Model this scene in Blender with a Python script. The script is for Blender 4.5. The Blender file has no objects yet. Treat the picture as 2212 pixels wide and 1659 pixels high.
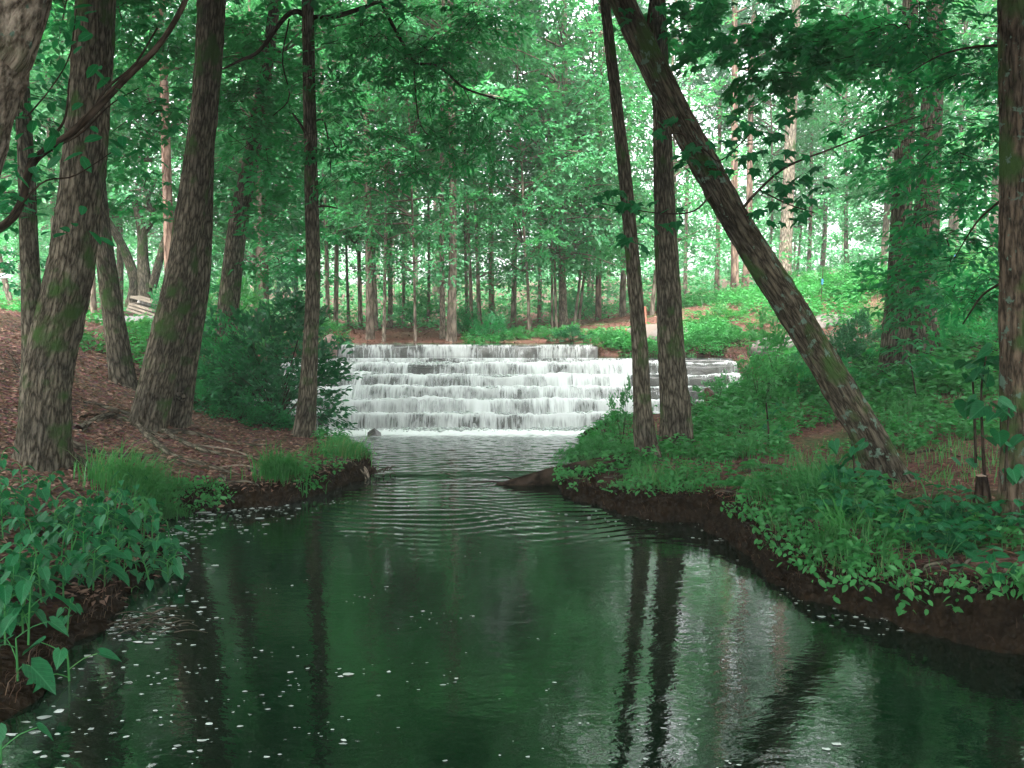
import bpy, math
import numpy as np
from mathutils import noise as mnoise, Vector

# ------------------------------------------------------------------ camera, world, sun, exposure
scene = bpy.context.scene
C = scene.collection
RES_W, FPX, CXP, CYP, HOR, CAMH = 2212.0, 1841.0, 1106.0, 829.5, 700.0, 1.7
PITCH = math.atan((CYP - HOR) / FPX)
cam_d = bpy.data.cameras.new('camera'); cam = bpy.data.objects.new('camera', cam_d); C.objects.link(cam)
cam.location = (0, 0, CAMH); cam.rotation_euler = (math.radians(90) - PITCH, 0, 0)
cam_d.sensor_width = 36.0; cam_d.lens = 36.0 * FPX / RES_W; cam_d.clip_start = 0.05; cam_d.clip_end = 600
scene.camera = cam
SUN_EL, SUN_AZ = 58.0, 195.0          # azimuth measured from +Y clockwise: high, behind the camera
world = bpy.data.worlds.new('World'); scene.world = world; world.use_nodes = True
wn = world.node_tree; wn.nodes.clear()
w_out = wn.nodes.new('ShaderNodeOutputWorld'); w_bg = wn.nodes.new('ShaderNodeBackground')
w_sky = wn.nodes.new('ShaderNodeTexSky'); w_sky.sky_type = 'NISHITA'; w_sky.sun_disc = False
w_sky.sun_elevation = math.radians(SUN_EL); w_sky.sun_rotation = math.radians(SUN_AZ)
w_sky.dust_density = 6.0; w_sky.air_density = 1.0
w_hsv = wn.nodes.new('ShaderNodeHueSaturation'); w_hsv.inputs['Saturation'].default_value = 0.15   # thin white overcast
w_bg.inputs['Strength'].default_value = 0.15
wn.links.new(w_sky.outputs[0], w_hsv.inputs['Color']); wn.links.new(w_hsv.outputs[0], w_bg.inputs[0])
wn.links.new(w_bg.outputs[0], w_out.inputs[0])
sun_d = bpy.data.lights.new('sun', 'SUN'); sun = bpy.data.objects.new('sun', sun_d); C.objects.link(sun)
sun_d.energy = 1.1; sun_d.angle = math.radians(40); sun_d.color = (1.0, 0.96, 0.9)
sun.rotation_euler = (math.radians(90 - SUN_EL), 0, math.radians(180 - SUN_AZ) + math.pi)
sun.rotation_euler = (math.radians(90 - SUN_EL), 0, math.radians(-SUN_AZ) + math.pi)
vs = scene.view_settings
vs.view_transform = 'Standard'; vs.look = 'None'; vs.gamma = 1.0; vs.exposure = 3.3
cy = scene.cycles
cy.max_bounces = 6; cy.diffuse_bounces = 3; cy.glossy_bounces = 3; cy.transmission_bounces = 4
cy.transparent_max_bounces = 8; cy.volume_bounces = 0; cy.caustics_reflective = False; cy.caustics_refractive = False
cy.use_denoising = True; cy.use_adaptive_sampling = True; cy.adaptive_threshold = 0.01
cy.sample_clamp_indirect = 4.0
rng = np.random.default_rng(7)

# ------------------------------------------------------------------ projection helpers (photo measurements to metres)
cp, sp = math.cos(PITCH), math.sin(PITCH)
def ray(px, py):
    u = (px - CXP) / FPX; v = -(py - CYP) / FPX
    return np.array([u, cp + v * sp, -sp + v * cp])
def P(px, py, Y):
    d = ray(px, py); return np.array([0, 0, CAMH]) + d * (Y / d[1])
def G(px, py, z=0.0):
    d = ray(px, py); return np.array([0, 0, CAMH]) + d * ((z - CAMH) / d[2])

# ------------------------------------------------------------------ mesh helpers
def mesh_np(name, V, F, mat, smooth=True, attrs=None):
    V = np.asarray(V, np.float32); me = bpy.data.meshes.new(name)
    if isinstance(F, np.ndarray):
        k = F.shape[1]; n = F.shape[0]
        me.vertices.add(len(V)); me.vertices.foreach_set('co', V.ravel())
        me.loops.add(n * k); me.loops.foreach_set('vertex_index', F.astype(np.int32).ravel())
        me.polygons.add(n); me.polygons.foreach_set('loop_start', np.arange(0, n * k, k, dtype=np.int32))
        me.polygons.foreach_set('loop_total', np.full(n, k, np.int32))
        me.polygons.foreach_set('use_smooth', np.full(n, smooth, bool))
        me.update(calc_edges=True)
    else:
        me.from_pydata([tuple(map(float, v)) for v in V], [], F)
        me.polygons.foreach_set('use_smooth', np.full(len(me.polygons), smooth, bool)); me.update()
    if attrs:
        for an, (typ, data) in attrs.items():
            a = me.attributes.new(an, typ, 'POINT')
            a.data.foreach_set('vector' if typ == 'FLOAT_VECTOR' else 'value', np.asarray(data, np.float32).ravel())
    if mat is not None: me.materials.append(mat)
    return me
def link(name, me, parent=None, loc=None):
    o = bpy.data.objects.new(name, me); C.objects.link(o)
    if parent is not None: o.parent = parent
    if loc is not None: o.location = loc
    return o
def tag(o, label=None, cat=None, group=None, kind=None):
    if label: o['label'] = label
    if cat: o['category'] = cat
    if group: o['group'] = group
    if kind: o['kind'] = kind
    return o
def thing(name, loc, label, cat, group=None, rz=0.0):
    o = bpy.data.objects.new(name, None); C.objects.link(o); o.location = tuple(map(float, loc)); o.rotation_euler = (0, 0, rz)
    o.empty_display_size = 0.1
    return tag(o, label, cat, group)
def part(name, V, F, mat, parent, smooth=True, attrs=None):
    V = np.asarray(V, float) - np.array(parent_loc(parent)); return link(name, mesh_np(name, V, F, mat, smooth, attrs), parent)
def parent_loc(p):
    l = np.zeros(3)
    while p is not None: l = l + np.array(p.location); p = p.parent
    return l
class Acc:
    """collects several pieces of one face size into one mesh"""
    def __init__(s): s.V = []; s.F = []; s.n = 0; s.A = []
    def add(s, V, F, A=None):
        s.V.append(np.asarray(V, float)); s.F.append(np.asarray(F) + s.n); s.n += len(V)
        if A is not None: s.A.append(A)
    def get(s): return np.concatenate(s.V), np.concatenate(s.F)
    def attr(s): return np.concatenate(s.A)
def norm(v): return v / (np.linalg.norm(v, axis=-1, keepdims=True) + 1e-9)
def smoothpath(pts, rad, n):
    """Catmull-Rom through pts"""
    pts = np.asarray(pts, float); rad = np.asarray(rad, float)
    A = np.column_stack([pts, rad]); A = np.vstack([2 * A[0] - A[1], A, 2 * A[-1] - A[-2]])
    out = []
    m = len(A) - 3
    for t in np.linspace(0, m - 1e-6, n):
        i = int(t); f = t - i; p0, p1, p2, p3 = A[i:i + 4]
        out.append(0.5 * ((2 * p1) + (-p0 + p2) * f + (2 * p0 - 5 * p1 + 4 * p2 - p3) * f * f + (-p0 + 3 * p1 - 3 * p2 + p3) * f ** 3))
    out = np.array(out); return out[:, :3], np.maximum(out[:, 3], 0.0015)
def tube(path, rad, seg=10, lump=0.0, seed=0, flare=None, ridge=0.0):
    """returns V,F(quads),bark attribute; flare=(height, extra, lobes)"""
    n = len(path); T = norm(np.gradient(path, axis=0)); ref = np.array([0.0, 1.0, 0.0])
    if abs(T[0] @ ref) > 0.9: ref = np.array([1.0, 0, 0])
    S = norm(np.cross(T, ref)); B = norm(np.cross(S, T))
    a = np.linspace(0, 2 * np.pi, seg, endpoint=False)
    arc = np.concatenate([[0], np.cumsum(np.linalg.norm(np.diff(path, axis=0), axis=1))])
    R = np.repeat(rad[:, None], seg, 1)
    if lump > 0:
        for i in range(n):
            for j in range(seg):
                q = Vector((math.cos(a[j]) * 1.3 + seed * 7.1, math.sin(a[j]) * 1.3, arc[i] * 1.6))
                R[i, j] *= 1 + lump * mnoise.noise(q) + 0.5 * lump * mnoise.noise(q * 2.7)
    if ridge > 0:
        for i in range(n):
            for j in range(seg):
                q = Vector((math.cos(a[j]) * rad[0] * 34 + seed, math.sin(a[j]) * rad[0] * 34, arc[i] * 5.5)); v = abs(mnoise.noise(q)) + .5 * abs(mnoise.noise(q * 2.1))
                R[i, j] *= 1 + ridge * (v - .3)
    if flare:
        fh, fe, fl = flare
        for i in range(n):
            e = math.exp(-max(arc[i] - 0.12, 0) / fh)
            R[i] *= 1 + fe * e * (0.55 + 0.45 * np.cos(a * fl + seed * 1.7) + 0.2 * np.cos(a * 2 + seed))
    V = path[:, None, :] + R[:, :, None] * (np.cos(a)[None, :, None] * S[:, None, :] + np.sin(a)[None, :, None] * B[:, None, :])
    r0 = max(rad[0], 0.01)
    A = np.stack([np.cos(a)[None, :] * r0 + np.zeros((n, 1)), np.sin(a)[None, :] * r0 + np.zeros((n, 1)), np.repeat(arc[:, None], seg, 1)], -1)
    i = np.arange(n - 1)[:, None]; j = np.arange(seg)[None, :]; j2 = (j + 1) % seg
    F = np.stack([i * seg + j, i * seg + j2, (i + 1) * seg + j2, (i + 1) * seg + j], -1).reshape(-1, 4)
    return V.reshape(-1, 3), F, A.reshape(-1, 3)
def tubes_mesh(name, lst, mat, parent, seg=6, lump=0.0):
    acc = Acc()
    for k, (pts, rad) in enumerate(lst):
        V, F, A = tube(np.asarray(pts), np.asarray(rad), seg, lump, k); acc.add(V, F, A)
    V, F = acc.get(); return part(name, V, F, mat, parent, True, {'bark': ('FLOAT_VECTOR', acc.attr())})

# leaf templates: (verts[x across, y along, z], tris)
def T_rhomb(): return np.array([[0, 0, 0], [.5, .45, .1], [0, 1, -.08], [-.5, .45, .1]]), np.array([[0, 1, 2], [0, 2, 3]])
def T_lance():
    v = np.array([[0, 0, 0], [0, .5, -.05], [0, 1, -.2], [-.42, .3, .07], [-.38, .64, .02], [.42, .3, .07], [.38, .64, .02]])
    return v, np.array([[0, 1, 3], [1, 4, 3], [1, 2, 4], [0, 5, 1], [1, 5, 6], [1, 6, 2]])
def fan(half, centre):
    half = np.array(half, float); mir = half[1:-1][::-1] * [-1, 1, 1]
    out = np.vstack([half, mir]); v = np.vstack([[centre], out]); n = len(out)
    return v, np.array([[0, 1 + i, 1 + (i + 1) % n] for i in range(n)])
def T_maple(): return fan([(0, 0, 0), (.26, -.04, .03), (.52, .16, .0), (.36, .32, .05), (.56, .66, -.06), (.26, .58, .03), (.14, .74, .0), (0, 1.0, -.16)], (0, .38, -.03))
def T_heart(): return fan([(0, .04, 0), (.2, -.14, .07), (.42, -.02, .1), (.52, .2, .08), (.46, .44, .03), (.28, .72, -.07), (.1, .92, -.17), (0, 1.04, -.24)], (0, .4, -.05))
def T_oval(): return fan([(0, 0, 0), (.3, .14, .05), (.46, .42, .05), (.36, .74, -.01), (0, 1.0, -.1)], (0, .45, -.03))
def leaves(Pos, D, N, L, W, tmpl):
    tv, tf = tmpl; n = len(Pos); D = norm(D); S = norm(np.cross(D, N)); N2 = np.cross(S, D)
    L = np.broadcast_to(L, (n,)); W = np.broadcast_to(W, (n,))
    V = (Pos[:, None, :] + (tv[None, :, 0] * W[:, None])[..., None] * S[:, None, :] + (tv[None, :, 1] * L[:, None])[..., None] * D[:, None, :]
         + (tv[None, :, 2] * L[:, None])[..., None] * N2[:, None, :])
    F = (tf[None] + (np.arange(n) * len(tv))[:, None, None]).reshape(-1, tf.shape[1])
    return V.reshape(-1, 3), F
def spray_tmpl(r):
    pos, d, nn = [], [], []
    def leaf(p, ang): pos.append(p); d.append((math.cos(ang), math.sin(ang), r.normal(0, .12) - .1)); nn.append((r.normal(0, .25), r.normal(0, .25), 1))
    tw = [((0, 0, 0), (1, 0, 0))]
    for t in np.linspace(.35, 1, 6):
        s = 1 if int(t * 100) % 2 else -1
        leaf((t, 0, -.1 * t * t), s * r.uniform(.5, 1.0))
    for k, t in enumerate((.18, .36, .54, .72, .86)):
        s = 1 if k % 2 else -1; ang = s * r.uniform(.6, .95); ln = .55 * (1.1 - t)
        e = (t + ln * math.cos(ang), ln * math.sin(ang), -.12)
        tw.append(((t, 0, -.05), e))
        for q in (.35, .6, .85, 1.0):
            leaf((t + ln * q * math.cos(ang), ln * q * math.sin(ang), -.12 * q), ang + r.choice([-1, 1]) * r.uniform(.3, .9) * (q < 1))
    return np.array(pos), np.array(d), np.array(nn), tw
_sr = np.random.default_rng(3); SPRAYS = [spray_tmpl(_sr) for _ in range(4)]
def spray_leaves(Cn, A, scale, L, wr, tmpl, r, roll=.3, twig=True):
    """Cn spray bases, A axes; returns leaf mesh (tris) and twig tubes"""
    Cn = np.asarray(Cn, float); A = norm(np.asarray(A, float)); n = len(Cn); scale = np.broadcast_to(scale, (n,))
    up = np.tile([0, 0, 1.0], (n, 1)) + r.normal(0, roll, (n, 3)); B = norm(np.cross(up, A)); N = np.cross(A, B)
    acc = Acc(); tacc = Acc(); pick = r.integers(0, len(SPRAYS), n)
    for k, (p, d, nn, tw) in enumerate(SPRAYS):
        m = np.where(pick == k)[0]
        if len(m) == 0: continue
        M = np.stack([A[m], B[m], N[m]], 1)                                     # rows = local axes
        pj = p[None] + r.normal(0, .05, (len(m),) + p.shape)
        pw = np.einsum('slk,skj->slj', pj * scale[m][:, None, None], M) + Cn[m][:, None, :]
        dw = np.einsum('lk,skj->slj', d, M) + r.normal(0, .22, (len(m),) + p.shape)
        nw = np.einsum('lk,skj->slj', nn, M) + r.normal(0, .22, (len(m),) + p.shape)
        cnt = len(m) * len(p); keep = r.random(cnt) < .92
        ll = L * r.uniform(.65, 1.2, cnt)
        V, F = leaves(pw.reshape(-1, 3)[keep], dw.reshape(-1, 3)[keep], nw.reshape(-1, 3)[keep], ll[keep], (ll * wr * r.uniform(.8, 1.15, cnt))[keep], tmpl)
        acc.add(V, F)
        if twig:
            for (a, b) in tw:
                a = np.array(a); b = np.array(b)
                wa = np.einsum('k,skj->sj', a, M) * scale[m][:, None] + Cn[m]; wb = np.einsum('k,skj->sj', b, M) * scale[m][:, None] + Cn[m]
                w = (.006 if b[0] == 1 else .0035) * scale[m][:, None] + .0012
                o1 = N[m] * w; o2 = B[m] * w
                Vt = np.stack([wa + o1, wa - o1 * .5 + o2, wa - o1 * .5 - o2, wb], 1).reshape(-1, 3)
                Ft = (np.array([[0, 1, 3], [1, 2, 3], [2, 0, 3]])[None] + (np.arange(len(m)) * 4)[:, None, None]).reshape(-1, 3)
                tacc.add(Vt, Ft)
    return acc.get() + ((tacc.get()) if twig else (None, None))

# ------------------------------------------------------------------ materials
def newmat(name):
    m = bpy.data.materials.new(name); m.use_nodes = True; nt = m.node_tree; nt.nodes.clear()
    out = nt.nodes.new('ShaderNodeOutputMaterial'); return m, nt, out
def nd(nt, typ, **kw):
    n = nt.nodes.new(typ)
    for k, v in kw.items():
        if k in n.inputs.keys() if isinstance(k, str) else False: n.inputs[k].default_value = v
        else: setattr(n, k, v)
    return n
def ramp(nt, fac, stops):
    r = nt.nodes.new('ShaderNodeValToRGB'); e = r.color_ramp.elements
    while len(e) < len(stops): e.new(0.5)
    for i, (p, c) in enumerate(stops): e[i].position = p; e[i].color = (c if len(c) == 4 else (*c, 1))
    nt.links.new(fac, r.inputs[0]); return r.outputs[0]
def leaf_mat(name, c1, c2, trans=.42, gloss=.05, rough=.42, c3=None):
    m, nt, out = newmat(name)
    g = nd(nt, 'ShaderNodeNewGeometry'); oi = nd(nt, 'ShaderNodeObjectInfo')
    add = nd(nt, 'ShaderNodeMath', operation='MULTIPLY_ADD'); nt.links.new(oi.outputs['Random'], add.inputs[0]); add.inputs[1].default_value = .35
    mul = nd(nt, 'ShaderNodeMath', operation='MULTIPLY'); nt.links.new(g.outputs['Random Per Island'], mul.inputs[0]); mul.inputs[1].default_value = .65
    nt.links.new(mul.outputs[0], add.inputs[2])
    stops = [(0, c1), (1, c2)] if c3 is None else [(0, c1), (.8, c2), (1, c3)]
    col = ramp(nt, add.outputs[0], stops)
    tcol = nd(nt, 'ShaderNodeMix', data_type='RGBA', blend_type='MULTIPLY'); tcol.inputs['Factor'].default_value = 1
    nt.links.new(col, tcol.inputs['A']); tcol.inputs['B'].default_value = (1.0, 1.3, .85, 1)
    d = nd(nt, 'ShaderNodeBsdfDiffuse'); t = nd(nt, 'ShaderNodeBsdfTranslucent'); gl = nd(nt, 'ShaderNodeBsdfGlossy'); gl.inputs['Roughness'].default_value = rough
    nt.links.new(col, d.inputs[0]); nt.links.new(tcol.outputs['Result'], t.inputs[0])
    mx = nd(nt, 'ShaderNodeMixShader'); mx.inputs[0].default_value = trans; nt.links.new(d.outputs[0], mx.inputs[1]); nt.links.new(t.outputs[0], mx.inputs[2])
    mg = nd(nt, 'ShaderNodeMixShader'); mg.inputs[0].default_value = gloss; nt.links.new(mx.outputs[0], mg.inputs[1]); nt.links.new(gl.outputs[0], mg.inputs[2])
    nt.links.new(mg.outputs[0], out.inputs[0]); return m
M_LEAF_FAR = leaf_mat('leaf_pale', (.034, .178, .069), (.076, .272, .113), .5, .02, .42, (.14, .32, .125))  # paler than nearer leaves, distant haze and light put into the colour
M_LEAF_MID = leaf_mat('leaf_mid', (.014, .14, .043), (.032, .225, .075), .48, .02, .42, (.085, .27, .085))
M_LEAF_DARK = leaf_mat('leaf_evergreen', (.006, .06, .021), (.013, .11, .038), .28, .03, .35, (.03, .16, .055))
M_LEAF_NEAR = leaf_mat('leaf_near', (.006, .11, .036), (.014, .17, .058), .45, .02, .42, (.05, .22, .07))
M_HERB = leaf_mat('leaf_herb', (.02, .14, .036), (.058, .235, .066), .4, .02, .42, (.14, .28, .08))
M_GRASS = leaf_mat('grass_blade', (.022, .135, .036), (.062, .22, .06), .38, .02, .4, (.22, .2, .09))
M_NEEDLE = leaf_mat('pine_needle', (.03, .125, .06), (.055, .185, .085), .25, .02)
def veined_mat(name, c1, c2, c3, trans, gloss):
    m = leaf_mat(name, c1, c2, trans, gloss, .45, c3); nt = m.node_tree
    tc = nd(nt, 'ShaderNodeTexCoord'); sx = nd(nt, 'ShaderNodeSeparateXYZ'); nt.links.new(tc.outputs['Object'], sx.inputs[0])
    ab = nd(nt, 'ShaderNodeMath', operation='ABSOLUTE'); nt.links.new(sx.outputs['X'], ab.inputs[0])
    mid = nd(nt, 'ShaderNodeMapRange'); nt.links.new(ab.outputs[0], mid.inputs['Value']); mid.inputs['From Min'].default_value = .012; mid.inputs['From Max'].default_value = .045; mid.inputs['To Min'].default_value = 1.0; mid.inputs['To Max'].default_value = 0.0
    v = nd(nt, 'ShaderNodeMath', operation='MULTIPLY_ADD'); nt.links.new(ab.outputs[0], v.inputs[0]); v.inputs[1].default_value = -.9; nt.links.new(sx.outputs['Y'], v.inputs[2])
    w = nd(nt, 'ShaderNodeMath', operation='MULTIPLY'); nt.links.new(v.outputs[0], w.inputs[0]); w.inputs[1].default_value = 38
    sn = nd(nt, 'ShaderNodeMath', operation='SINE'); nt.links.new(w.outputs[0], sn.inputs[0])
    sv = nd(nt, 'ShaderNodeMapRange'); nt.links.new(sn.outputs[0], sv.inputs['Value']); sv.inputs['From Min'].default_value = .8; sv.inputs['From Max'].default_value = 1.0; sv.inputs['To Max'].default_value = .5
    mx = nd(nt, 'ShaderNodeMath', operation='MAXIMUM'); nt.links.new(mid.outputs[0], mx.inputs[0]); nt.links.new(sv.outputs[0], mx.inputs[1])
    n = nd(nt, 'ShaderNodeTexNoise'); n.inputs['Scale'].default_value = 5; nt.links.new(tc.outputs['Object'], n.inputs['Vector'])
    blot = ramp(nt, n.outputs['Fac'], [(.3, (.75, .78, .75)), (.7, (1.1, 1.1, 1.1))])
    for node in [x for x in nt.nodes if x.type in ('BSDF_DIFFUSE', 'BSDF_TRANSLUCENT')]:
        src = node.inputs[0].links[0].from_socket
        bl = nd(nt, 'ShaderNodeMix', data_type='RGBA', blend_type='MULTIPLY'); bl.inputs['Factor'].default_value = 1; nt.links.new(src, bl.inputs['A']); nt.links.new(blot, bl.inputs['B'])
        mv = nd(nt, 'ShaderNodeMix', data_type='RGBA'); nt.links.new(mx.outputs[0], mv.inputs['Factor']); nt.links.new(bl.outputs['Result'], mv.inputs['A']); mv.inputs['B'].default_value = (c2[0] * 2.6, c2[1] * 1.35, c2[2] * 1.6, 1); nt.links.new(mv.outputs['Result'], node.inputs[0])
    return m
M_HEART = veined_mat('leaf_waterside', (.005, .07, .023), (.012, .12, .04), (.035, .16, .05), .3, .02)  # albedo lowered to put near-bank shade into the leaf colour
M_VEINED = veined_mat('leaf_veined', (.005, .085, .027), (.012, .14, .045), (.045, .19, .058), .45, .02)  # also darkened in colour for shade on the near plants
M_LITTER = leaf_mat('dead_leaf', (.05, .03, .022), (.23, .14, .10), .1, .02, .5, (.42, .33, .25))
M_STRAW = leaf_mat('pine_straw', (.10, .04, .025), (.21, .095, .06), .05, .02)
M_ROOTLET = leaf_mat('rootlet', (.015, .009, .006), (.05, .03, .019), .05, .01, .5, (.12, .085, .055))

def bark_mat(name, dark, light, moss=.0, lichen=.0, sc=26.0, bump=.9, mosscol=(.035, .07, .02), zs=.24):
    m, nt, out = newmat(name)
    at = nd(nt, 'ShaderNodeAttribute', attribute_name='bark')
    mp = nd(nt, 'ShaderNodeMapping'); mp.inputs['Scale'].default_value = (sc, sc, sc * zs); nt.links.new(at.outputs['Vector'], mp.inputs[0])
    vo = nd(nt, 'ShaderNodeTexVoronoi', feature='DISTANCE_TO_EDGE'); vo.inputs['Scale'].default_value = 1.0
    n0 = nd(nt, 'ShaderNodeTexNoise'); n0.inputs['Scale'].default_value = 1.3; n0.inputs['Detail'].default_value = 3
    nt.links.new(mp.outputs[0], n0.inputs['Vector'])
    mixv = nd(nt, 'ShaderNodeMix', data_type='VECTOR'); mixv.inputs['Factor'].default_value = .35
    nt.links.new(mp.outputs[0], mixv.inputs['A']); nt.links.new(n0.outputs['Color'], mixv.inputs['B']); nt.links.new(mixv.outputs['Result'], vo.inputs['Vector'])
    n1 = nd(nt, 'ShaderNodeTexNoise'); n1.inputs['Scale'].default_value = 2.6; n1.inputs['Detail'].default_value = 6; nt.links.new(mp.outputs[0], n1.inputs['Vector'])
    h = nd(nt, 'ShaderNodeMath', operation='MULTIPLY_ADD'); nt.links.new(n1.outputs['Fac'], h.inputs[0]); h.inputs[1].default_value = .7; nt.links.new(vo.outputs['Distance'], h.inputs[2])
    col = ramp(nt, h.outputs[0], [(.33, dark), (.72, light)])
    n2 = nd(nt, 'ShaderNodeTexNoise'); n2.inputs['Scale'].default_value = 2.2; n2.inputs['Detail'].default_value = 5; nt.links.new(at.outputs['Vector'], n2.inputs['Vector'])
    big = ramp(nt, n2.outputs['Fac'], [(.3, (.6, .6, .6)), (.7, (1.25, 1.22, 1.15))])
    mb = nd(nt, 'ShaderNodeMix', data_type='RGBA', blend_type='MULTIPLY'); mb.inputs['Factor'].default_value = 1
    nt.links.new(col, mb.inputs['A']); nt.links.new(big, mb.inputs['B']); cur = mb.outputs['Result']
    if moss > 0:
        n3 = nd(nt, 'ShaderNodeTexNoise'); n3.inputs['Scale'].default_value = 3.4; n3.inputs['Detail'].default_value = 7; nt.links.new(at.outputs['Vector'], n3.inputs['Vector'])
        f = ramp(nt, n3.outputs['Fac'], [(.62 - moss * .4, (0, 0, 0)), (.74 - moss * .4, (1, 1, 1))])
        mm = nd(nt, 'ShaderNodeMix', data_type='RGBA'); nt.links.new(f, mm.inputs['Factor']); nt.links.new(cur, mm.inputs['A']); mm.inputs['B'].default_value = (*mosscol, 1); cur = mm.outputs['Result']
    if lichen > 0:
        n4 = nd(nt, 'ShaderNodeTexNoise'); n4.inputs['Scale'].default_value = 11; n4.inputs['Detail'].default_value = 6; n4.inputs['Roughness'].default_value = .62; nt.links.new(at.outputs['Vector'], n4.inputs['Vector'])
        f = ramp(nt, n4.outputs['Fac'], [(.66 - lichen * .1, (0, 0, 0)), (.70 - lichen * .1, (1, 1, 1))])
        mm = nd(nt, 'ShaderNodeMix', data_type='RGBA'); nt.links.new(f, mm.inputs['Factor']); nt.links.new(cur, mm.inputs['A']); mm.inputs['B'].default_value = (.085, .135, .10, 1); cur = mm.outputs['Result']
    bs = nd(nt, 'ShaderNodeBsdfDiffuse'); bs.inputs['Roughness'].default_value = .6; nt.links.new(cur, bs.inputs[0])
    bp = nd(nt, 'ShaderNodeBump'); bp.inputs['Strength'].default_value = bump; bp.inputs['Distance'].default_value = .03; nt.links.new(h.outputs[0], bp.inputs['Height']); nt.links.new(bp.outputs[0], bs.inputs['Normal'])
    nt.links.new(bs.outputs[0], out.inputs[0]); return m
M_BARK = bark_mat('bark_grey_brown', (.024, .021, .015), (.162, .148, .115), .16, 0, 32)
M_BARK_MOSS = bark_mat('bark_mossy', (.024, .021, .015), (.155, .14, .108), .22, 0, 32)
M_BARK_LICHEN = bark_mat('bark_lichen', (.02, .017, .012), (.112, .1, .074), .24, .7, 30)
M_BARK_EDGE = bark_mat('bark_lichen_dense', (.026, .021, .015), (.14, .11, .08), .3, .75, 30)
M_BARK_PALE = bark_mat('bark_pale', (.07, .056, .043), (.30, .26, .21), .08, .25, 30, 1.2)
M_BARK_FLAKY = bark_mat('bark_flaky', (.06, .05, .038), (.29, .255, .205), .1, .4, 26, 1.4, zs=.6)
M_BARK_FAR = bark_mat('bark_far', (.08, .064, .05), (.26, .215, .175), .12, 0, 16, .6)  # lightened so distant trunks fade as if by haze
M_BARK_PINE = bark_mat('bark_pine', (.07, .045, .035), (.27, .19, .15), .0, 0, 12, .6)
M_TWIG = bark_mat('twig_bark', (.02, .016, .012), (.07, .055, .042), 0, 0, 40, .2)
M_DEADWOOD = bark_mat('dead_wood', (.12, .10, .08), (.33, .28, .22), 0, 0, 40, .3)
M_LOG = bark_mat('log_bark', (.012, .009, .007), (.06, .045, .034), .25, 0, 22, .8, (.03, .06, .018))

def ground_mat():
    m, nt, out = newmat('forest_floor')
    tc = nd(nt, 'ShaderNodeNewGeometry')
    n1 = nd(nt, 'ShaderNodeTexNoise'); n1.inputs['Scale'].default_value = 11; n1.inputs['Detail'].default_value = 8; n1.inputs['Roughness'].default_value = .7
    vo = nd(nt, 'ShaderNodeTexVoronoi'); vo.inputs['Scale'].default_value = 26
    n2 = nd(nt, 'ShaderNodeTexNoise'); n2.inputs['Scale'].default_value = .55; n2.inputs['Detail'].default_value = 4
    for n in (n1, vo, n2): nt.links.new(tc.outputs['Position'], n.inputs['Vector'])
    a = ramp(nt, n1.outputs['Fac'], [(.25, (.03, .014, .009)), (.5, (.09, .042, .027)), (.75, (.18, .09, .058))])
    mv = nd(nt, 'ShaderNodeMix', data_type='RGBA', blend_type='OVERLAY'); mv.inputs['Factor'].default_value = .5
    nt.links.new(a, mv.inputs['A']); nt.links.new(vo.outputs['Color'], mv.inputs['B'])
    sat = nd(nt, 'ShaderNodeHueSaturation'); sat.inputs['Saturation'].default_value = .75; nt.links.new(mv.outputs['Result'], sat.inputs['Color'])
    # red pine straw further back, bare dark mud at the waterline, its darkness partly painted bank shade (own attribute)
    at = nd(nt, 'ShaderNodeAttribute', attribute_name='zone')
    sx = nd(nt, 'ShaderNodeSeparateXYZ'); nt.links.new(at.outputs['Vector'], sx.inputs[0])
    straw = nd(nt, 'ShaderNodeMix', data_type='RGBA'); nt.links.new(sx.outputs['X'], straw.inputs['Factor']); nt.links.new(sat.outputs[0], straw.inputs['A'])
    st = ramp(nt, n1.outputs['Fac'], [(.3, (.06, .03, .022)), (.7, (.145, .078, .058))]); nt.links.new(st, straw.inputs['B'])
    mud = nd(nt, 'ShaderNodeMix', data_type='RGBA'); nt.links.new(sx.outputs['Y'], mud.inputs['Factor']); nt.links.new(straw.outputs['Result'], mud.inputs['A'])
    mud_shade = ramp(nt, n1.outputs['Fac'], [(.3, (.005, .004, .0028)), (.75, (.026, .018, .011))]); nt.links.new(mud_shade, mud.inputs['B'])
    mossf = ramp(nt, n2.outputs['Fac'], [(.52, (0, 0, 0)), (.68, (1, 1, 1))])
    mf = nd(nt, 'ShaderNodeMath', operation='MULTIPLY'); nt.links.new(mossf, mf.inputs[0]); nt.links.new(sx.outputs['Z'], mf.inputs[1])
    gr = nd(nt, 'ShaderNodeMix', data_type='RGBA'); nt.links.new(mf.outputs[0], gr.inputs['Factor']); nt.links.new(mud.outputs['Result'], gr.inputs['A'])
    gc = ramp(nt, n1.outputs['Fac'], [(.3, (.02, .05, .018)), (.7, (.06, .12, .04))]); nt.links.new(gc, gr.inputs['B'])
    bs = nd(nt, 'ShaderNodeBsdfDiffuse'); nt.links.new(gr.outputs['Result'], bs.inputs[0])
    hh = nd(nt, 'ShaderNodeMath', operation='ADD'); nt.links.new(n1.outputs['Fac'], hh.inputs[0]); nt.links.new(vo.outputs['Distance'], hh.inputs[1])
    bp = nd(nt, 'ShaderNodeBump'); bp.inputs['Strength'].default_value = .8; bp.inputs['Distance'].default_value = .04; nt.links.new(hh.outputs[0], bp.inputs['Height']); nt.links.new(bp.outputs[0], bs.inputs['Normal'])
    nt.links.new(bs.outputs[0], out.inputs[0]); return m
M_GROUND = ground_mat()

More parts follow.
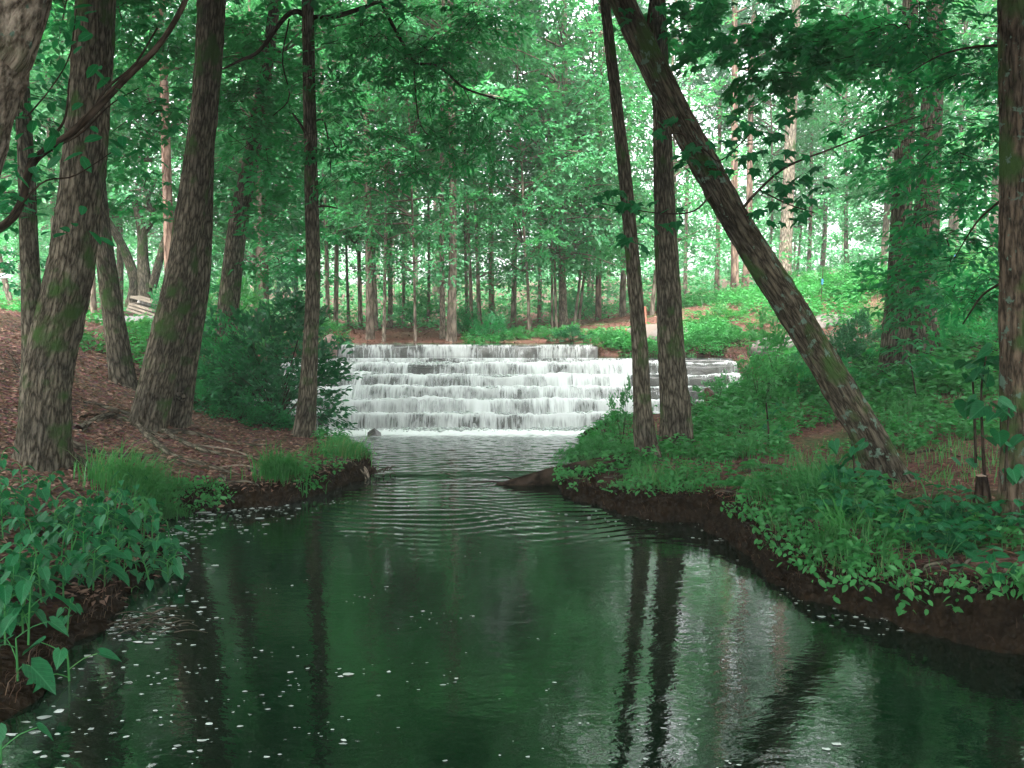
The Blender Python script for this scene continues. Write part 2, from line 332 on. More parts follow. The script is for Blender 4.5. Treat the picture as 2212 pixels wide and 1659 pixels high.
def rock_mat(name, dark, light, wet=False, pink=None):
    m, nt, out = newmat(name)
    tc = nd(nt, 'ShaderNodeNewGeometry')
    n1 = nd(nt, 'ShaderNodeTexNoise'); n1.inputs['Scale'].default_value = 6; n1.inputs['Detail'].default_value = 9; n1.inputs['Roughness'].default_value = .65
    n2 = nd(nt, 'ShaderNodeTexNoise'); n2.inputs['Scale'].default_value = 1.6; n2.inputs['Detail'].default_value = 4
    for n in (n1, n2): nt.links.new(tc.outputs['Position'], n.inputs['Vector'])
    a = ramp(nt, n1.outputs['Fac'], [(.3, dark), (.72, light)]); cur = a
    if pink:
        f = ramp(nt, n2.outputs['Fac'], [(.45, (0, 0, 0)), (.62, (1, 1, 1))])
        mx = nd(nt, 'ShaderNodeMix', data_type='RGBA'); nt.links.new(f, mx.inputs['Factor']); nt.links.new(a, mx.inputs['A']); mx.inputs['B'].default_value = (*pink, 1); cur = mx.outputs['Result']
    bs = nd(nt, 'ShaderNodeBsdfPrincipled'); nt.links.new(cur, bs.inputs['Base Color']); bs.inputs['Roughness'].default_value = .25 if wet else .8
    bs.inputs['Specular IOR Level'].default_value = .5 if wet else .25
    bp = nd(nt, 'ShaderNodeBump'); bp.inputs['Strength'].default_value = .7; bp.inputs['Distance'].default_value = .03; nt.links.new(n1.outputs['Fac'], bp.inputs['Height']); nt.links.new(bp.outputs[0], bs.inputs['Normal'])
    nt.links.new(bs.outputs[0], out.inputs[0]); return m
M_STONE_WET = rock_mat('wet_stone', (.014, .015, .013), (.07, .07, .06), True)
M_GRANITE = rock_mat('granite', (.07, .063, .056), (.17, .155, .14), False, (.15, .115, .095))
M_GRANITE_PINK = rock_mat('pink_granite', (.11, .078, .062), (.23, .165, .135))
M_CONCRETE = rock_mat('pale_concrete', (.10, .10, .10), (.19, .19, .185))
M_WHITESTONE = rock_mat('white_stone', (.26, .24, .22), (.42, .39, .37))
M_TIMBER = rock_mat('grey_timber', (.08, .067, .05), (.19, .16, .125))
M_STAKE = rock_mat('rusty_stake', (.16, .05, .03), (.33, .13, .085))
def plain(name, col, rough=.6):
    m, nt, out = newmat(name); bs = nd(nt, 'ShaderNodeBsdfPrincipled'); n = nd(nt, 'ShaderNodeTexNoise'); n.inputs['Scale'].default_value = 14
    g = nd(nt, 'ShaderNodeNewGeometry'); nt.links.new(g.outputs['Position'], n.inputs['Vector'])
    c = ramp(nt, n.outputs['Fac'], [(.3, tuple(x * .75 for x in col)), (.7, col)]); nt.links.new(c, bs.inputs['Base Color']); bs.inputs['Roughness'].default_value = rough
    nt.links.new(bs.outputs[0], out.inputs[0]); return m
M_BLUE = plain('blue_tape', (.02, .13, .30)); M_CUP = plain('paper_cup', (.42, .38, .33)); M_METAL = plain('painted_metal', (.55, .56, .58), .4); M_DARKMETAL = plain('dark_metal', (.04, .045, .05), .5)
M_CHIP = plain('cut_wood', (.30, .20, .13))
def foam_mat():
    m, nt, out = newmat('foam'); bs = nd(nt, 'ShaderNodeBsdfPrincipled'); bs.inputs['Base Color'].default_value = (.46, .52, .48, 1); bs.inputs['Roughness'].default_value = .45
    tr = nd(nt, 'ShaderNodeBsdfTransparent'); g = nd(nt, 'ShaderNodeNewGeometry'); mx = nd(nt, 'ShaderNodeMixShader')
    f = ramp(nt, g.outputs['Random Per Island'], [(0, (.3, .3, .3)), (1, (.95, .95, .95))]); nt.links.new(f, mx.inputs[0])
    nt.links.new(tr.outputs[0], mx.inputs[1]); nt.links.new(bs.outputs[0], mx.inputs[2]); nt.links.new(mx.outputs[0], out.inputs[0]); return m
M_FOAM = foam_mat()
def water_mat(name, foamy):
    m, nt, out = newmat(name)
    g = nd(nt, 'ShaderNodeNewGeometry'); bs = nd(nt, 'ShaderNodeBsdfPrincipled')
    bs.inputs['Base Color'].default_value = (.0015, .007, .003, 1); bs.inputs['Roughness'].default_value = .012; bs.inputs['IOR'].default_value = 1.75
    mp = nd(nt, 'ShaderNodeMapping'); mp.inputs['Scale'].default_value = (1.0, 1.5, 1); nt.links.new(g.outputs['Position'], mp.inputs[0])
    n1 = nd(nt, 'ShaderNodeTexNoise'); n1.inputs['Scale'].default_value = 5.5; n1.inputs['Detail'].default_value = 4; n1.inputs['Distortion'].default_value = .6
    n2 = nd(nt, 'ShaderNodeTexNoise'); n2.inputs['Scale'].default_value = 22; n2.inputs['Detail'].default_value = 2
    for n in (n1, n2): nt.links.new(mp.outputs[0], n.inputs['Vector'])
    mn = nd(nt, 'ShaderNodeMath', operation='MULTIPLY_ADD'); nt.links.new(n2.outputs['Fac'], mn.inputs[0]); mn.inputs[1].default_value = .28; nt.links.new(n1.outputs['Fac'], mn.inputs[2])
    bp = nd(nt, 'ShaderNodeBump'); bp.inputs['Strength'].default_value = .10 if foamy else .3; bp.inputs['Distance'].default_value = .022
    nt.links.new(mn.outputs[0], bp.inputs['Height']); nt.links.new(bp.outputs[0], bs.inputs['Normal'])
    if not foamy: nt.links.new(bs.outputs[0], out.inputs[0]); return m
    at = nd(nt, 'ShaderNodeAttribute', attribute_name='foam')
    mp2 = nd(nt, 'ShaderNodeMapping'); mp2.inputs['Scale'].default_value = (5, 12, 1); nt.links.new(g.outputs['Position'], mp2.inputs[0])
    nf = nd(nt, 'ShaderNodeTexNoise'); nf.inputs['Scale'].default_value = 1.0; nf.inputs['Detail'].default_value = 8; nf.inputs['Roughness'].default_value = .72; nf.inputs['Distortion'].default_value = .5
    nt.links.new(mp2.outputs[0], nf.inputs['Vector'])
    s = nd(nt, 'ShaderNodeMath', operation='ADD'); nt.links.new(nf.outputs['Fac'], s.inputs[0]); nt.links.new(at.outputs['Fac'], s.inputs[1])
    f = ramp(nt, s.outputs[0], [(.92, (0, 0, 0)), (1.0, (1, 1, 1))])
    s.use_clamp = False
    aer = nd(nt, 'ShaderNodeMapRange'); nt.links.new(at.outputs['Fac'], aer.inputs['Value']); aer.inputs['From Min'].default_value = .0; aer.inputs['From Max'].default_value = .75
    mc = nd(nt, 'ShaderNodeMix', data_type='RGBA'); nt.links.new(aer.outputs[0], mc.inputs['Factor']); mc.inputs['A'].default_value = (.0015, .007, .003, 1); mc.inputs['B'].default_value = (.22, .245, .23, 1); nt.links.new(mc.outputs['Result'], bs.inputs['Base Color'])   # aerated, bubbly water below the falls
    mr = nd(nt, 'ShaderNodeMapRange'); nt.links.new(s.outputs[0], mr.inputs['Value']); mr.inputs['From Min'].default_value = .98; mr.inputs['From Max'].default_value = 1.3
    fd = nd(nt, 'ShaderNodeBsdfDiffuse'); fd.inputs[0].default_value = (.6, .64, .61, 1)
    mx = nd(nt, 'ShaderNodeMixShader'); nt.links.new(mr.outputs[0], mx.inputs[0]); nt.links.new(bs.outputs[0], mx.inputs[1]); nt.links.new(fd.outputs[0], mx.inputs[2])
    nt.links.new(mx.outputs[0], out.inputs[0]); return m
M_WATER = water_mat('creek_water', True); M_POOL = water_mat('pool_water', False)
def fall_mat():
    m, nt, out = newmat('falling_water')
    at = nd(nt, 'ShaderNodeAttribute', attribute_name='flow'); bo = nd(nt, 'ShaderNodeAttribute', attribute_name='thick')
    def nz(sx, sy, sc, det, rough=.5, dist=0.0):
        mp = nd(nt, 'ShaderNodeMapping'); mp.inputs['Scale'].default_value = (sx, sy, 1); nt.links.new(at.outputs['Vector'], mp.inputs[0])
        n = nd(nt, 'ShaderNodeTexNoise'); n.inputs['Scale'].default_value = sc; n.inputs['Detail'].default_value = det; n.inputs['Roughness'].default_value = rough; n.inputs['Distortion'].default_value = dist
        nt.links.new(mp.outputs[0], n.inputs['Vector']); return n.outputs['Fac']
    a = nz(5.5, .9, 1, 3, .5, .3); b = nz(24, 1.0, 1, 3, .6, .25); c = nz(70, 1.6, 1, 2)
    m1 = nd(nt, 'ShaderNodeMath', operation='MULTIPLY_ADD'); nt.links.new(b, m1.inputs[0]); m1.inputs[1].default_value = .9; nt.links.new(a, m1.inputs[2])
    m2 = nd(nt, 'ShaderNodeMath', operation='MULTIPLY_ADD'); nt.links.new(c, m2.inputs[0]); m2.inputs[1].default_value = .5; nt.links.new(m1.outputs[0], m2.inputs[2])
    m3 = nd(nt, 'ShaderNodeMath', operation='ADD'); nt.links.new(m2.outputs[0], m3.inputs[0]); nt.links.new(bo.outputs['Fac'], m3.inputs[1])
    mr = nd(nt, 'ShaderNodeMapRange', interpolation_type='SMOOTHSTEP'); nt.links.new(m3.outputs[0], mr.inputs['Value']); mr.inputs['From Min'].default_value = .93; mr.inputs['From Max'].default_value = 1.68
    mr.inputs['To Min'].default_value = .04
    d = nd(nt, 'ShaderNodeBsdfDiffuse'); d.inputs[0].default_value = (.56, .60, .575, 1); t = nd(nt, 'ShaderNodeBsdfTranslucent'); t.inputs[0].default_value = (.56, .60, .575, 1)
    mx = nd(nt, 'ShaderNodeMixShader'); mx.inputs[0].default_value = .25; nt.links.new(d.outputs[0], mx.inputs[1]); nt.links.new(t.outputs[0], mx.inputs[2])
    tr = nd(nt, 'ShaderNodeBsdfTransparent'); m4 = nd(nt, 'ShaderNodeMixShader'); nt.links.new(mr.outputs[0], m4.inputs[0]); nt.links.new(tr.outputs[0], m4.inputs[1]); nt.links.new(mx.outputs[0], m4.inputs[2])
    nt.links.new(m4.outputs[0], out.inputs[0]); return m
M_FALL = fall_mat()

# ------------------------------------------------------------------ terrain
g2 = lambda px, py: tuple(G(px, py)[:2])
SHORE = np.array([(-3.4, -7), (-2.5, 1.0), g2(-40, 1640), g2(60, 1540), g2(120, 1460), g2(200, 1385), g2(265, 1310), g2(370, 1240), g2(335, 1165), g2(395, 1112), g2(470, 1102),
    g2(560, 1095), g2(640, 1085), g2(700, 1062), g2(785, 1038), (-1.6, 9.75), (-1.8, 10.4), (-2.2, 11.3), (-2.8, 12.1), (-3.6, 12.7), (-4.35, 13.1), (-4.35, 16.9), (-3.75, 17.2), (-3.75, 19.2),
    (1.7, 19.2), (1.7, 17.2), (4.05, 16.7), (4.05, 13.6), (2.6, 13.2), (1.3, 12.9), (.95, 12.3), (.85, 11.4), (.75, 10.4), (.72, 9.7), g2(1215, 1052), g2(1262, 1085), g2(1400, 1112), g2(1530, 1132),
    g2(1620, 1172), g2(1700, 1232), g2(1790, 1292), g2(1880, 1325), g2(2020, 1362), g2(2250, 1405), (3.0, 2.6), (3.3, .5), (3.6, -7)])
def shore_d(x, y):
    """signed distance, positive on land"""
    x = np.asarray(x, float); y = np.asarray(y, float); best = np.full(x.shape, 1e9); ins = np.zeros(x.shape, bool)
    n = len(SHORE)
    for i in range(n):
        ax, ay = SHORE[i]; bx, by = SHORE[(i + 1) % n]; ex, ey = bx - ax, by - ay
        t = np.clip(((x - ax) * ex + (y - ay) * ey) / (ex * ex + ey * ey + 1e-12), 0, 1)
        best = np.minimum(best, (x - ax - t * ex) ** 2 + (y - ay - t * ey) ** 2)
        c = ((ay > y) != (by > y)) & (x < ex * (y - ay) / (ey + 1e-12) + ax); ins ^= c
    return np.where(ins, -1, 1) * np.sqrt(best)
CTRL = np.array([(-1.9, 9.4, .2), (-2.4, 8.75, .2), (-2.95, 7.9, .2), (-2.8, 6.7, .1), (-2.5, 5.6, .08), (-2.35, 4.3, .05), (-2.7, 3, .05), (-2.7, 11, .236), (-4.27, 10, .5), (-4.39, 8, .40), (-5.37, 9.5, .87),
    (-5.5, 12, .85), (-4.8, 14, .94), (-7, 10, 1.5), (-9, 12, 2.1), (-7, 6, 1.1), (-3.9, 5.2, .4), (-4.5, 3, .5), (-8, 2, 1.3), (-14, 12, 2.6), (-9, 18, 1.72), (-8.7, 20, 1.72), (-9, 22, 1.75), (-14, 20, 2.3), (-4.7, 16.5, 1.25), (-4.5, 18.5, 1.36),
    (-6, 17, 1.5), (-3.4, 12.9, .3), (-4.4, 12.8, .5), (-3, 20.3, 1.31), (0, 20.3, 1.31), (2, 20, 1.4), (0, 26, 1.52), (-4, 28, 1.58), (-8, 30, 1.75), (0, 36, 1.8), (-15, 40, 2.4), (10, 40, 3.2), (0, 60, 3), (-25, 60, 3.5), (25, 60, 5.5),
    (0, 95, 6), (-40, 95, 6), (40, 95, 8), (-40, 30, 4), (40, 30, 7), (3.75, 22, 1.88), (3.3, 19.5, 1.45), (2.4, 17.6, 1.22), (5.5, 20, 1.9), (5, 26, 2.15), (6.5, 17, 1.75), (8, 20, 2.4), (10.7, 22, 2.9), (14, 26, 3.5), (20, 30, 4.3),
    (1.45, 9.1, .22), (1.92, 10, .26), (3.32, 7.5, .315), (3.53, 6, .46), (5.6, 12.5, .95), (3.5, 10, .33), (3, 12.4, .45), (4.6, 13.4, .8), (4.6, 15.5, 1.15), (6, 10, .72), (8, 10, 1.2), (8, 14, 1.7), (6, 6, .85), (5, 4, .8),
    (10, 5, 1.7), (14, 12, 2.7), (3.1, 5.2, .34), (3.2, 4, .38), (1.1, 9.9, .14), (1.2, 11.5, .1), (2.2, 7.6, .26), (2.6, 6.4, .28), (-8, -6, 1.2), (8, -6, 1.4), (-30, 0, 3), (30, 0, 5)])
def _tps():
    X = CTRL[:, :2]; n = len(X); r2 = ((X[:, None] - X[None]) ** 2).sum(-1); K = .5 * r2 * np.log(r2 + 1e-9)
    A = np.zeros((n + 3, n + 3)); A[:n, :n] = K + np.eye(n) * .02; A[:n, n] = 1; A[:n, n + 1:] = X; A[n, :n] = 1; A[n + 1:, :n] = X.T
    return np.linalg.solve(A, np.concatenate([CTRL[:, 2], [0, 0, 0]]))
_TW = _tps()
def bumps(x, y):
    return .035 * np.sin(1.7 * x + .6 * y + 1.3) * np.cos(1.9 * y - .8 * x) + .018 * np.sin(4.1 * x - 2.2 * y) * np.cos(3.7 * y + 1.1 * x) + .008 * np.sin(9.3 * x + 3.3) * np.sin(8.1 * y + 5 * np.sin(x))
def hgt(x, y):
    x = np.asarray(x, float); y = np.asarray(y, float); sh = x.shape; xf = x.ravel(); yf = y.ravel(); out = np.empty(len(xf))
    for i in range(0, len(xf), 20000):
        xs = xf[i:i + 20000]; ys = yf[i:i + 20000]
        r2 = (xs[:, None] - CTRL[None, :, 0]) ** 2 + (ys[:, None] - CTRL[None, :, 1]) ** 2
        land = (.5 * r2 * np.log(r2 + 1e-9)) @ _TW[:-3] + _TW[-3] + xs * _TW[-2] + ys * _TW[-1]
        land = np.maximum(land, .04) + bumps(xs, ys)
        d = shore_d(xs, ys) + .10 * np.sin(5.3 * xs + 2.1 * ys) * np.sin(3.9 * ys - 1.2) + .05 * np.sin(11 * xs + 3 * np.sin(2 * ys)) * np.sin(9 * ys + 2) + .03 * np.sin(23 * xs + 7 * ys) * np.sin(19 * ys - 5 * xs)
        wd = np.where((xs > .5) & (ys < 9.2), .24, .45); s = np.clip((d + .32) / wd, 0, 1); s = s * s * (3 - 2 * s)
        out[i:i + 20000] = -.7 + (land + .7) * s
    return out.reshape(sh)
def h1(x, y): return float(hgt(np.array([x]), np.array([y]))[0])
def axis(parts): return np.unique(np.concatenate([np.arange(a, b, s) for a, b, s in parts]))
gx = axis([(-60, -20, 3), (-20, -6, .4), (-6, 6, .075), (6, 20, .4), (20, 61, 3)]); gy = axis([(-12, 2, .8), (2, 14, .075), (14, 24, .2), (24, 45, .7), (45, 111, 3)])
XX, YY = np.meshgrid(gx, gy); ZZ = hgt(XX, YY)
def gridF(nx, ny):
    i = np.arange(ny - 1)[:, None]; j = np.arange(nx - 1)[None]; return np.stack([i * nx + j, i * nx + j + 1, (i + 1) * nx + j + 1, (i + 1) * nx + j], -1).reshape(-1, 4)
sd = shore_d(XX, YY)
zone = np.stack([np.clip((YY - 15) / 4, 0, 1) * np.clip((29 - YY) / 4, 0, 1) * np.clip((14 - np.abs(XX - 1)) / 6, 0, 1) + .45 * np.clip((XX - 2) / 1.5, 0, 1) * (YY < 15), np.clip(np.maximum((.24 - ZZ) / .16, (.42 - sd) / .2), 0, 1) * (YY < 13.2), (np.clip(XX + 1, 0, 1) * .8 + .2) * np.clip((sd - .5) / .4, 0, 1)], -1)
ground = link('ground', mesh_np('ground', np.stack([XX, YY, ZZ], -1).reshape(-1, 3), gridF(len(gx), len(gy)), M_GROUND, True, {'zone': ('FLOAT_VECTOR', zone.reshape(-1, 3))})); tag(ground, kind='structure')

# ------------------------------------------------------------------ creek water with real ripples
wx = axis([(-9, -3.5, .3), (-3.5, 3.5, .032), (3.5, 9, .3)]); wy = axis([(-10, 2.5, .5), (2.5, 5, .05), (5, 13.6, .025)])
WX, WY = np.meshgrid(wx, wy)
def wave(x, y):
    z = np.zeros_like(x)
    env = np.exp(-((y - 7.55) / .85) ** 2) * np.clip((x + 1.9) / 1.2, 0, 1)
    ph = (y - .26 * x - .07 * x * x + .13 * np.sin(1.3 * x + 1) + .06 * np.sin(3.1 * x + y * 1.4) + .03 * np.sin(6.3 * x - 2 * y))
    z += .0058 * env * np.sin(2 * np.pi * ph / .17 + 1.6 * np.sin(1.1 * x + 2.2 * y) + .9 * np.sin(3.7 * x - 1.9 * y)) * np.clip(.55 + .75 * np.sin(2.3 * x + 1.9 * y + np.sin(3 * x)) * np.sin(1.1 * x - 2.6 * y) + .35 * np.sin(5.1 * x - 1.3 * y), 0, 1.3)
    z += .0022 * env * np.sin(2 * np.pi * (y + .35 * x + .05 * np.sin(4 * x)) / .13) * np.sin(2.7 * x + 1.1 * y)
    env2 = np.clip((y - 8.0) / 1.6, 0, 1)
    z += env2 * (.0028 * np.sin(19 * y + 4 * x + 2 * np.sin(3 * x)) * np.sin(6.3 * x - 3 * y) + .0024 * np.sin(33 * y - 11 * x + np.sin(9 * x)) * np.sin(9 * x + 5 * y) + .0016 * np.sin(51 * y + 23 * x) * np.sin(17 * x - 8 * y))
    env3 = np.clip((y - 11.4) / 1.6, 0, 1)
    z += env3 * (.010 * np.sin(13 * y + 7 * x + 3 * np.sin(2 * x)) * np.sin(8 * x - 2 * y) + .006 * np.sin(37 * x + 11 * y) * np.sin(29 * y - 13 * x))
    sill = 9.35 + .18 * np.cos(x * 1.2)
    z += .02 / (1 + np.exp(-(y - sill) / .05)) * np.clip((2.4 - np.abs(x + .3)) * 2, 0, 1)          # the pool stands a touch higher behind a sunken sill
    z += .0012 * np.sin(4.7 * y + 1.1 * x) * np.sin(2.1 * x - .6 * y) * np.clip((y - 2) / 4, .3, 1)
    return z
foam = np.clip((WY - 9.9) / 3.2, 0, 1.1) ** 1.6 * .8 - .1 + .3 * np.clip((WY - 12.65) / .5, 0, 1)
foam += .16 * np.exp(-((shore_d(WX, WY) + .12) / .12) ** 2) * (WX < 0)
creek = link('creek_water', mesh_np('creek_water', np.stack([WX, WY, wave(WX, WY)], -1).reshape(-1, 3), gridF(len(wx), len(wy)), M_WATER, True, {'foam': ('FLOAT', foam.ravel())})); tag(creek, kind='structure')
def sheet(name, x0, x1, y0, y1, z, mat):
    xs = np.linspace(x0, x1, 30); ys = np.linspace(y0, y1, 12); a, b = np.meshgrid(xs, ys)
    o = link(name, mesh_np(name, np.stack([a, b, a * 0 + z], -1).reshape(-1, 3), gridF(30, 12), mat)); return tag(o, kind='structure')
sheet('upper_pool_water', -4.3, 4.0, 15.52, 16.86, 1.074, M_POOL); sheet('lake_water', -3.8, 1.75, 16.96, 19.6, 1.275, M_POOL)

# ------------------------------------------------------------------ stepped dam and the water on it
LIP = [(15.5, 1.058), (15.15, .955), (14.8, .76), (14.45, .575), (14.1, .39), (13.75, .205)]
dam = thing('stepped_dam', (0, 14.5, 0), 'dark wet stone dam of low steps under the white cascade', 'dam')
def worn(x, y, k): return .04 * mnoise.noise(Vector((x * .75, y * 3.1, 4.4))) + .014 * mnoise.noise(Vector((x * 2.9, y * 5.3, 9.1)))
def rough_box(x0, x1, y0, y1, z0, z1, seed, nx=90, amp=.025):
    xs = np.linspace(x0, x1, nx); prof = np.array([(y1, z1), ((y0 + y1) / 2, z1), (y0 + .03, z1), (y0, z1 - .03), (y0, (z0 + z1) / 2), (y0, z0)])
    V = np.array([[x, y + amp * mnoise.noise(Vector((x * 2.3, seed * 5 + k, y))) + .5 * amp * mnoise.noise(Vector((x * 9, seed, k * 3))), z + .6 * amp * mnoise.noise(Vector((x * 3.1, k * 2.0, seed * 9))) + (worn(x, y0, k) if 0 < seed < 9 and k < 4 else 0)] for x in xs for k, (y, z) in enumerate(prof)])
    m = len(prof); F = [(i * m + k, (i + 1) * m + k, (i + 1) * m + k + 1, i * m + k + 1) for i in range(nx - 1) for k in range(m - 1)]
    F += [tuple(range(m)), tuple(reversed(range((nx - 1) * m, nx * m)))]
    return V, F
for i, (y, z) in enumerate(LIP):
    V, F = rough_box(-4.33, 4.03, y, (y + .5 if i else 17.0), -.6, z, i); part('step', V, F, M_STONE_WET, dam)
V, F = rough_box(-3.75, 1.7, 16.92, 17.4, .3, 1.262, 9); part('weir', V, F, M_STONE_WET, dam)
fall = thing('waterfall', (0, 13.3, 0), 'white water pouring in streaks over the wide stone steps', 'waterfall')
def fall_sheet(y, z, z2, x0, x1, k, run=.13, tread=.2, foam_top=True, thin=0.0, patch=0.0):
    nx = int((x1 - x0) / .011); xs = np.linspace(x0, x1, nx); tr = np.linspace(tread, .0, 6)[:-1]; tf = np.linspace(0, 1, 13)
    rows = []; att = []; th = []
    def fb(x, s, f): return np.array([mnoise.noise(Vector((v * f, s * 3.7, k * 11.3))) for v in x])
    n1 = fb(xs, 1, 2.1); n2 = fb(xs, 2, 7.0); n3 = fb(xs, 3, 26.0); jet = 1 + .8 * n1 + .5 * n2
    for q, t in enumerate(tr):
        bub = (.028 + .04 * np.abs(n2) + .035 * n1 + .02 * np.abs(fb(xs, 10 + q, 14))) if foam_top else .008 + 0 * xs
        rows.append(np.stack([xs, y + t + 0 * xs, z + bub * (1.0 if foam_top else 1)], -1)); att.append(np.stack([xs, 0 * xs + k * 7.3 - t * 3, 0 * xs], -1))
        th.append((.55 + 0 * xs) if foam_top else (-.1 + 0 * xs))
    for t in tf:
        yy = y - run * jet * t; zz = z + (.04 + .03 * n2 + .035 * n1 if foam_top else .012) * (1 - t) - (z - z2) * t ** 1.7 - 0 * xs
        yy = yy + .006 * n3 * t
        rows.append(np.stack([xs, yy, zz], -1)); att.append(np.stack([xs, k * 7.3 + t * 1.0 + 0 * xs, 0 * xs], -1))
        th.append((.42 * (1 - t) ** 2.5 + .16 * t ** 3 if foam_top else .0) + 0 * xs)
    wz = np.array([worn(v, y, k) for v in xs]) if k > 1 else 0 * xs
    wz2 = np.array([worn(v, y - .35, k) for v in xs]) if 1 <= k < 6 else 0 * xs
    for q in range(len(rows)):
        f = max(0.0, (q - 5) / 12.0); rows[q][:, 2] += wz * (1 - f) + wz2 * f
    th = np.array(th) - thin + (.42 * fb(xs, 51, .8) + .3 * fb(xs, 52, 2.5))[None] + .06
    if patch: th = th + patch * (fb(xs, 41, .9) + .6 * fb(xs, 42, 2.3))[None]
    th -= (.38 + .25 * fb(xs, 31, 1.7))[None] * np.clip((xs - 1.95) / .35, 0, 1)[None] * (1 if k else 0)      # the right-hand end runs thin over dark stone
    V = np.array(rows).reshape(-1, 3)
    me = mesh_np('water_sheet', V - np.array([0, 13.3, 0]), gridF(nx, len(rows)), M_FALL, True, {'flow': ('FLOAT_VECTOR', np.array(att).reshape(-1, 3)), 'thick': ('FLOAT', th.ravel())})
    return link('water_sheet', me, fall)
fall_sheet(16.9, 1.28, 1.072, -3.6, 1.62, 0, .07, .06, False, .06)
for i, (y, z) in enumerate(LIP):
    z2 = LIP[i + 1][1] + .02 if i < 5 else -.01
    fall_sheet(y, z + .012, z2, -4.3, 4.0, i + 1, (.06 if i == 0 else .13), (.1 if i == 0 else .21), i > 0, -.1 if i == 0 else 0)
for i in range(1, 5):
    fall_sheet(LIP[i][0], LIP[i][1] + .025, (LIP[i + 2][1] if i < 4 else 0.0), -4.3, 2.0, 20 + i, .40, .05, True, .16, 1.0)
# splash crests where each fall lands: small clumped droplets of foam
def splash():
    acc = Acc(); r = np.random.default_rng(5)
    ico_v = np.array([[0, 0, 1], [.9, 0, .3], [.28, .86, .3], [-.73, .53, .3], [-.73, -.53, .3], [.28, -.86, .3], [0, 0, -.6]]); ico_f = np.array([[0, 1, 2], [0, 2, 3], [0, 3, 4], [0, 4, 5], [0, 5, 1], [6, 2, 1], [6, 3, 2], [6, 4, 3], [6, 5, 4], [6, 1, 5]])
    for i, (y, z) in enumerate(LIP[1:] + [(13.4, 0.0)]):
        n = 900 if i < 5 else 1500
        x = r.uniform(-4.2, 1.95 if i < 5 else 3.6, n); yy = (y + .02 + r.random(n) * .2) if i < 5 else 13.6 - np.abs(r.normal(0, .14, n)); zz = z + .02 + np.abs(r.normal(0, .015, n))
        s = r.uniform(.008, .026, n) * (1 + .5 * np.sin(x * 3 + i))
        V = np.stack([x, yy, zz], -1)[:, None, :] + ico_v[None] * s[:, None, None] * np.array([1.5, 1, .8]); F = (ico_f[None] + (np.arange(n) * 7)[:, None, None]).reshape(-1, 3)
        acc.add(V.reshape(-1, 3), F)
    V, F = acc.get(); o = part('foam_crest', V, F, M_FOAM, fall); tag(o, kind='stuff')
splash()

# ------------------------------------------------------------------ rocks
def rock(name, label, c, size, mat, seed, sub=3, rough=.28, flat=None, cat='rock', group=None):
    import bmesh
    bm = bmesh.new(); bmesh.ops.create_icosphere(bm, subdivisions=sub, radius=1)
    for v in bm.verts:
        p = v.co.copy(); n = mnoise.noise(p * 1.1 + Vector((seed * 3.3, 0, 0))) + .4 * mnoise.noise(p * 2.7 + Vector((0, seed, 0)))
        v.co = p * (1 + rough * n); v.co.x *= size[0]; v.co.y *= size[1]; v.co.z *= size[2]
        if flat is not None and v.co.z > flat: v.co.z = flat + (v.co.z - flat) * .15
    me = bpy.data.meshes.new(name); bm.to_mesh(me); bm.free(); me.materials.append(mat); me.polygons.foreach_set('use_smooth', np.full(len(me.polygons), sub > 2, bool))
    return tag(link(name, me, None, tuple(map(float, c))), label, cat, group)
rock('boulder', 'dark angular rock standing in the foam below the falls', (*G(809, 944)[:2], .02), (.13, .1, .13), M_STONE_WET, 4, 1, .45)
rock('boulder', 'pinkish granite boulder at the end of the upper weir', P(712, 760, 16.8), (.16, .22, .34), M_GRANITE_PINK, 8, 3, .25)
rock('granite_outcrop', 'smooth grey granite dome behind the two slim trunks above the dam', P(1425, 738, 18.9), (.85, 1.5, .42), M_GRANITE, 2, 4, .22)
rock('granite_outcrop', 'long low granite ledge half hidden in weeds on the right slope', P(1815, 712, 17.2), (.85, .6, .36), M_GRANITE, 11, 4, .25, .3)
rock('granite_slab', 'sloping granite slab beside the dam end behind the leaning trunk', P(1690, 752, 15.6), (.6, .5, .22), M_GRANITE, 15, 4, .22)

# ------------------------------------------------------------------ crown prototypes
def crown_under(seed, z0, z1, rmax, tiers, nb, L, wr=.52, droop=.3, top=.55):
    r = np.random.default_rng(seed); Cn, A, limbs, sc = [], [], [], []
    for k in range(tiers):
        f = (k + r.random()) / tiers; z = z0 + (z1 - z0) * f; rr = rmax * (1 - abs(f - .4) ** 1.6 * 1.1) * r.uniform(.75, 1.15)
        for b in range(nb):
            az = r.uniform(0, 2 * np.pi); ln = rr * r.uniform(.55, 1.1); dirv = np.array([math.cos(az), math.sin(az), 0]); rise = r.uniform(.05, .95)
            pts = [dirv * ln * t + np.array([0, 0, z + ln * rise * t - droop * ln * t * t]) for t in (0, .33, .66, 1)]
            limbs.append((np.array(pts), np.array([.028, .02, .013, .005]) * (.6 + ln * .25)))
            for t in np.linspace(.25, 1, max(3, int(ln * 3.2))):
                p = dirv * ln * t + np.array([0, 0, z + ln * rise * t - droop * ln * t * t])
                for s in (-1, 1):
                    if r.random() < .82:
                        aa = az + s * r.uniform(.2, 1.2); Cn.append(p + r.normal(0, .16, 3)); A.append((math.cos(aa), math.sin(aa), r.uniform(-.75, .5))); sc.append(r.uniform(.4, .85))
    V, F, _, _ = spray_leaves(Cn, A, np.array(sc), L, wr, T_rhomb(), r, .55, False)
    acc = Acc()
    for (p, q) in limbs:
        v, f, a = tube(p, q, 4); acc.add(v, f, a)
    return (V, F), acc.get() + (acc.attr(),)
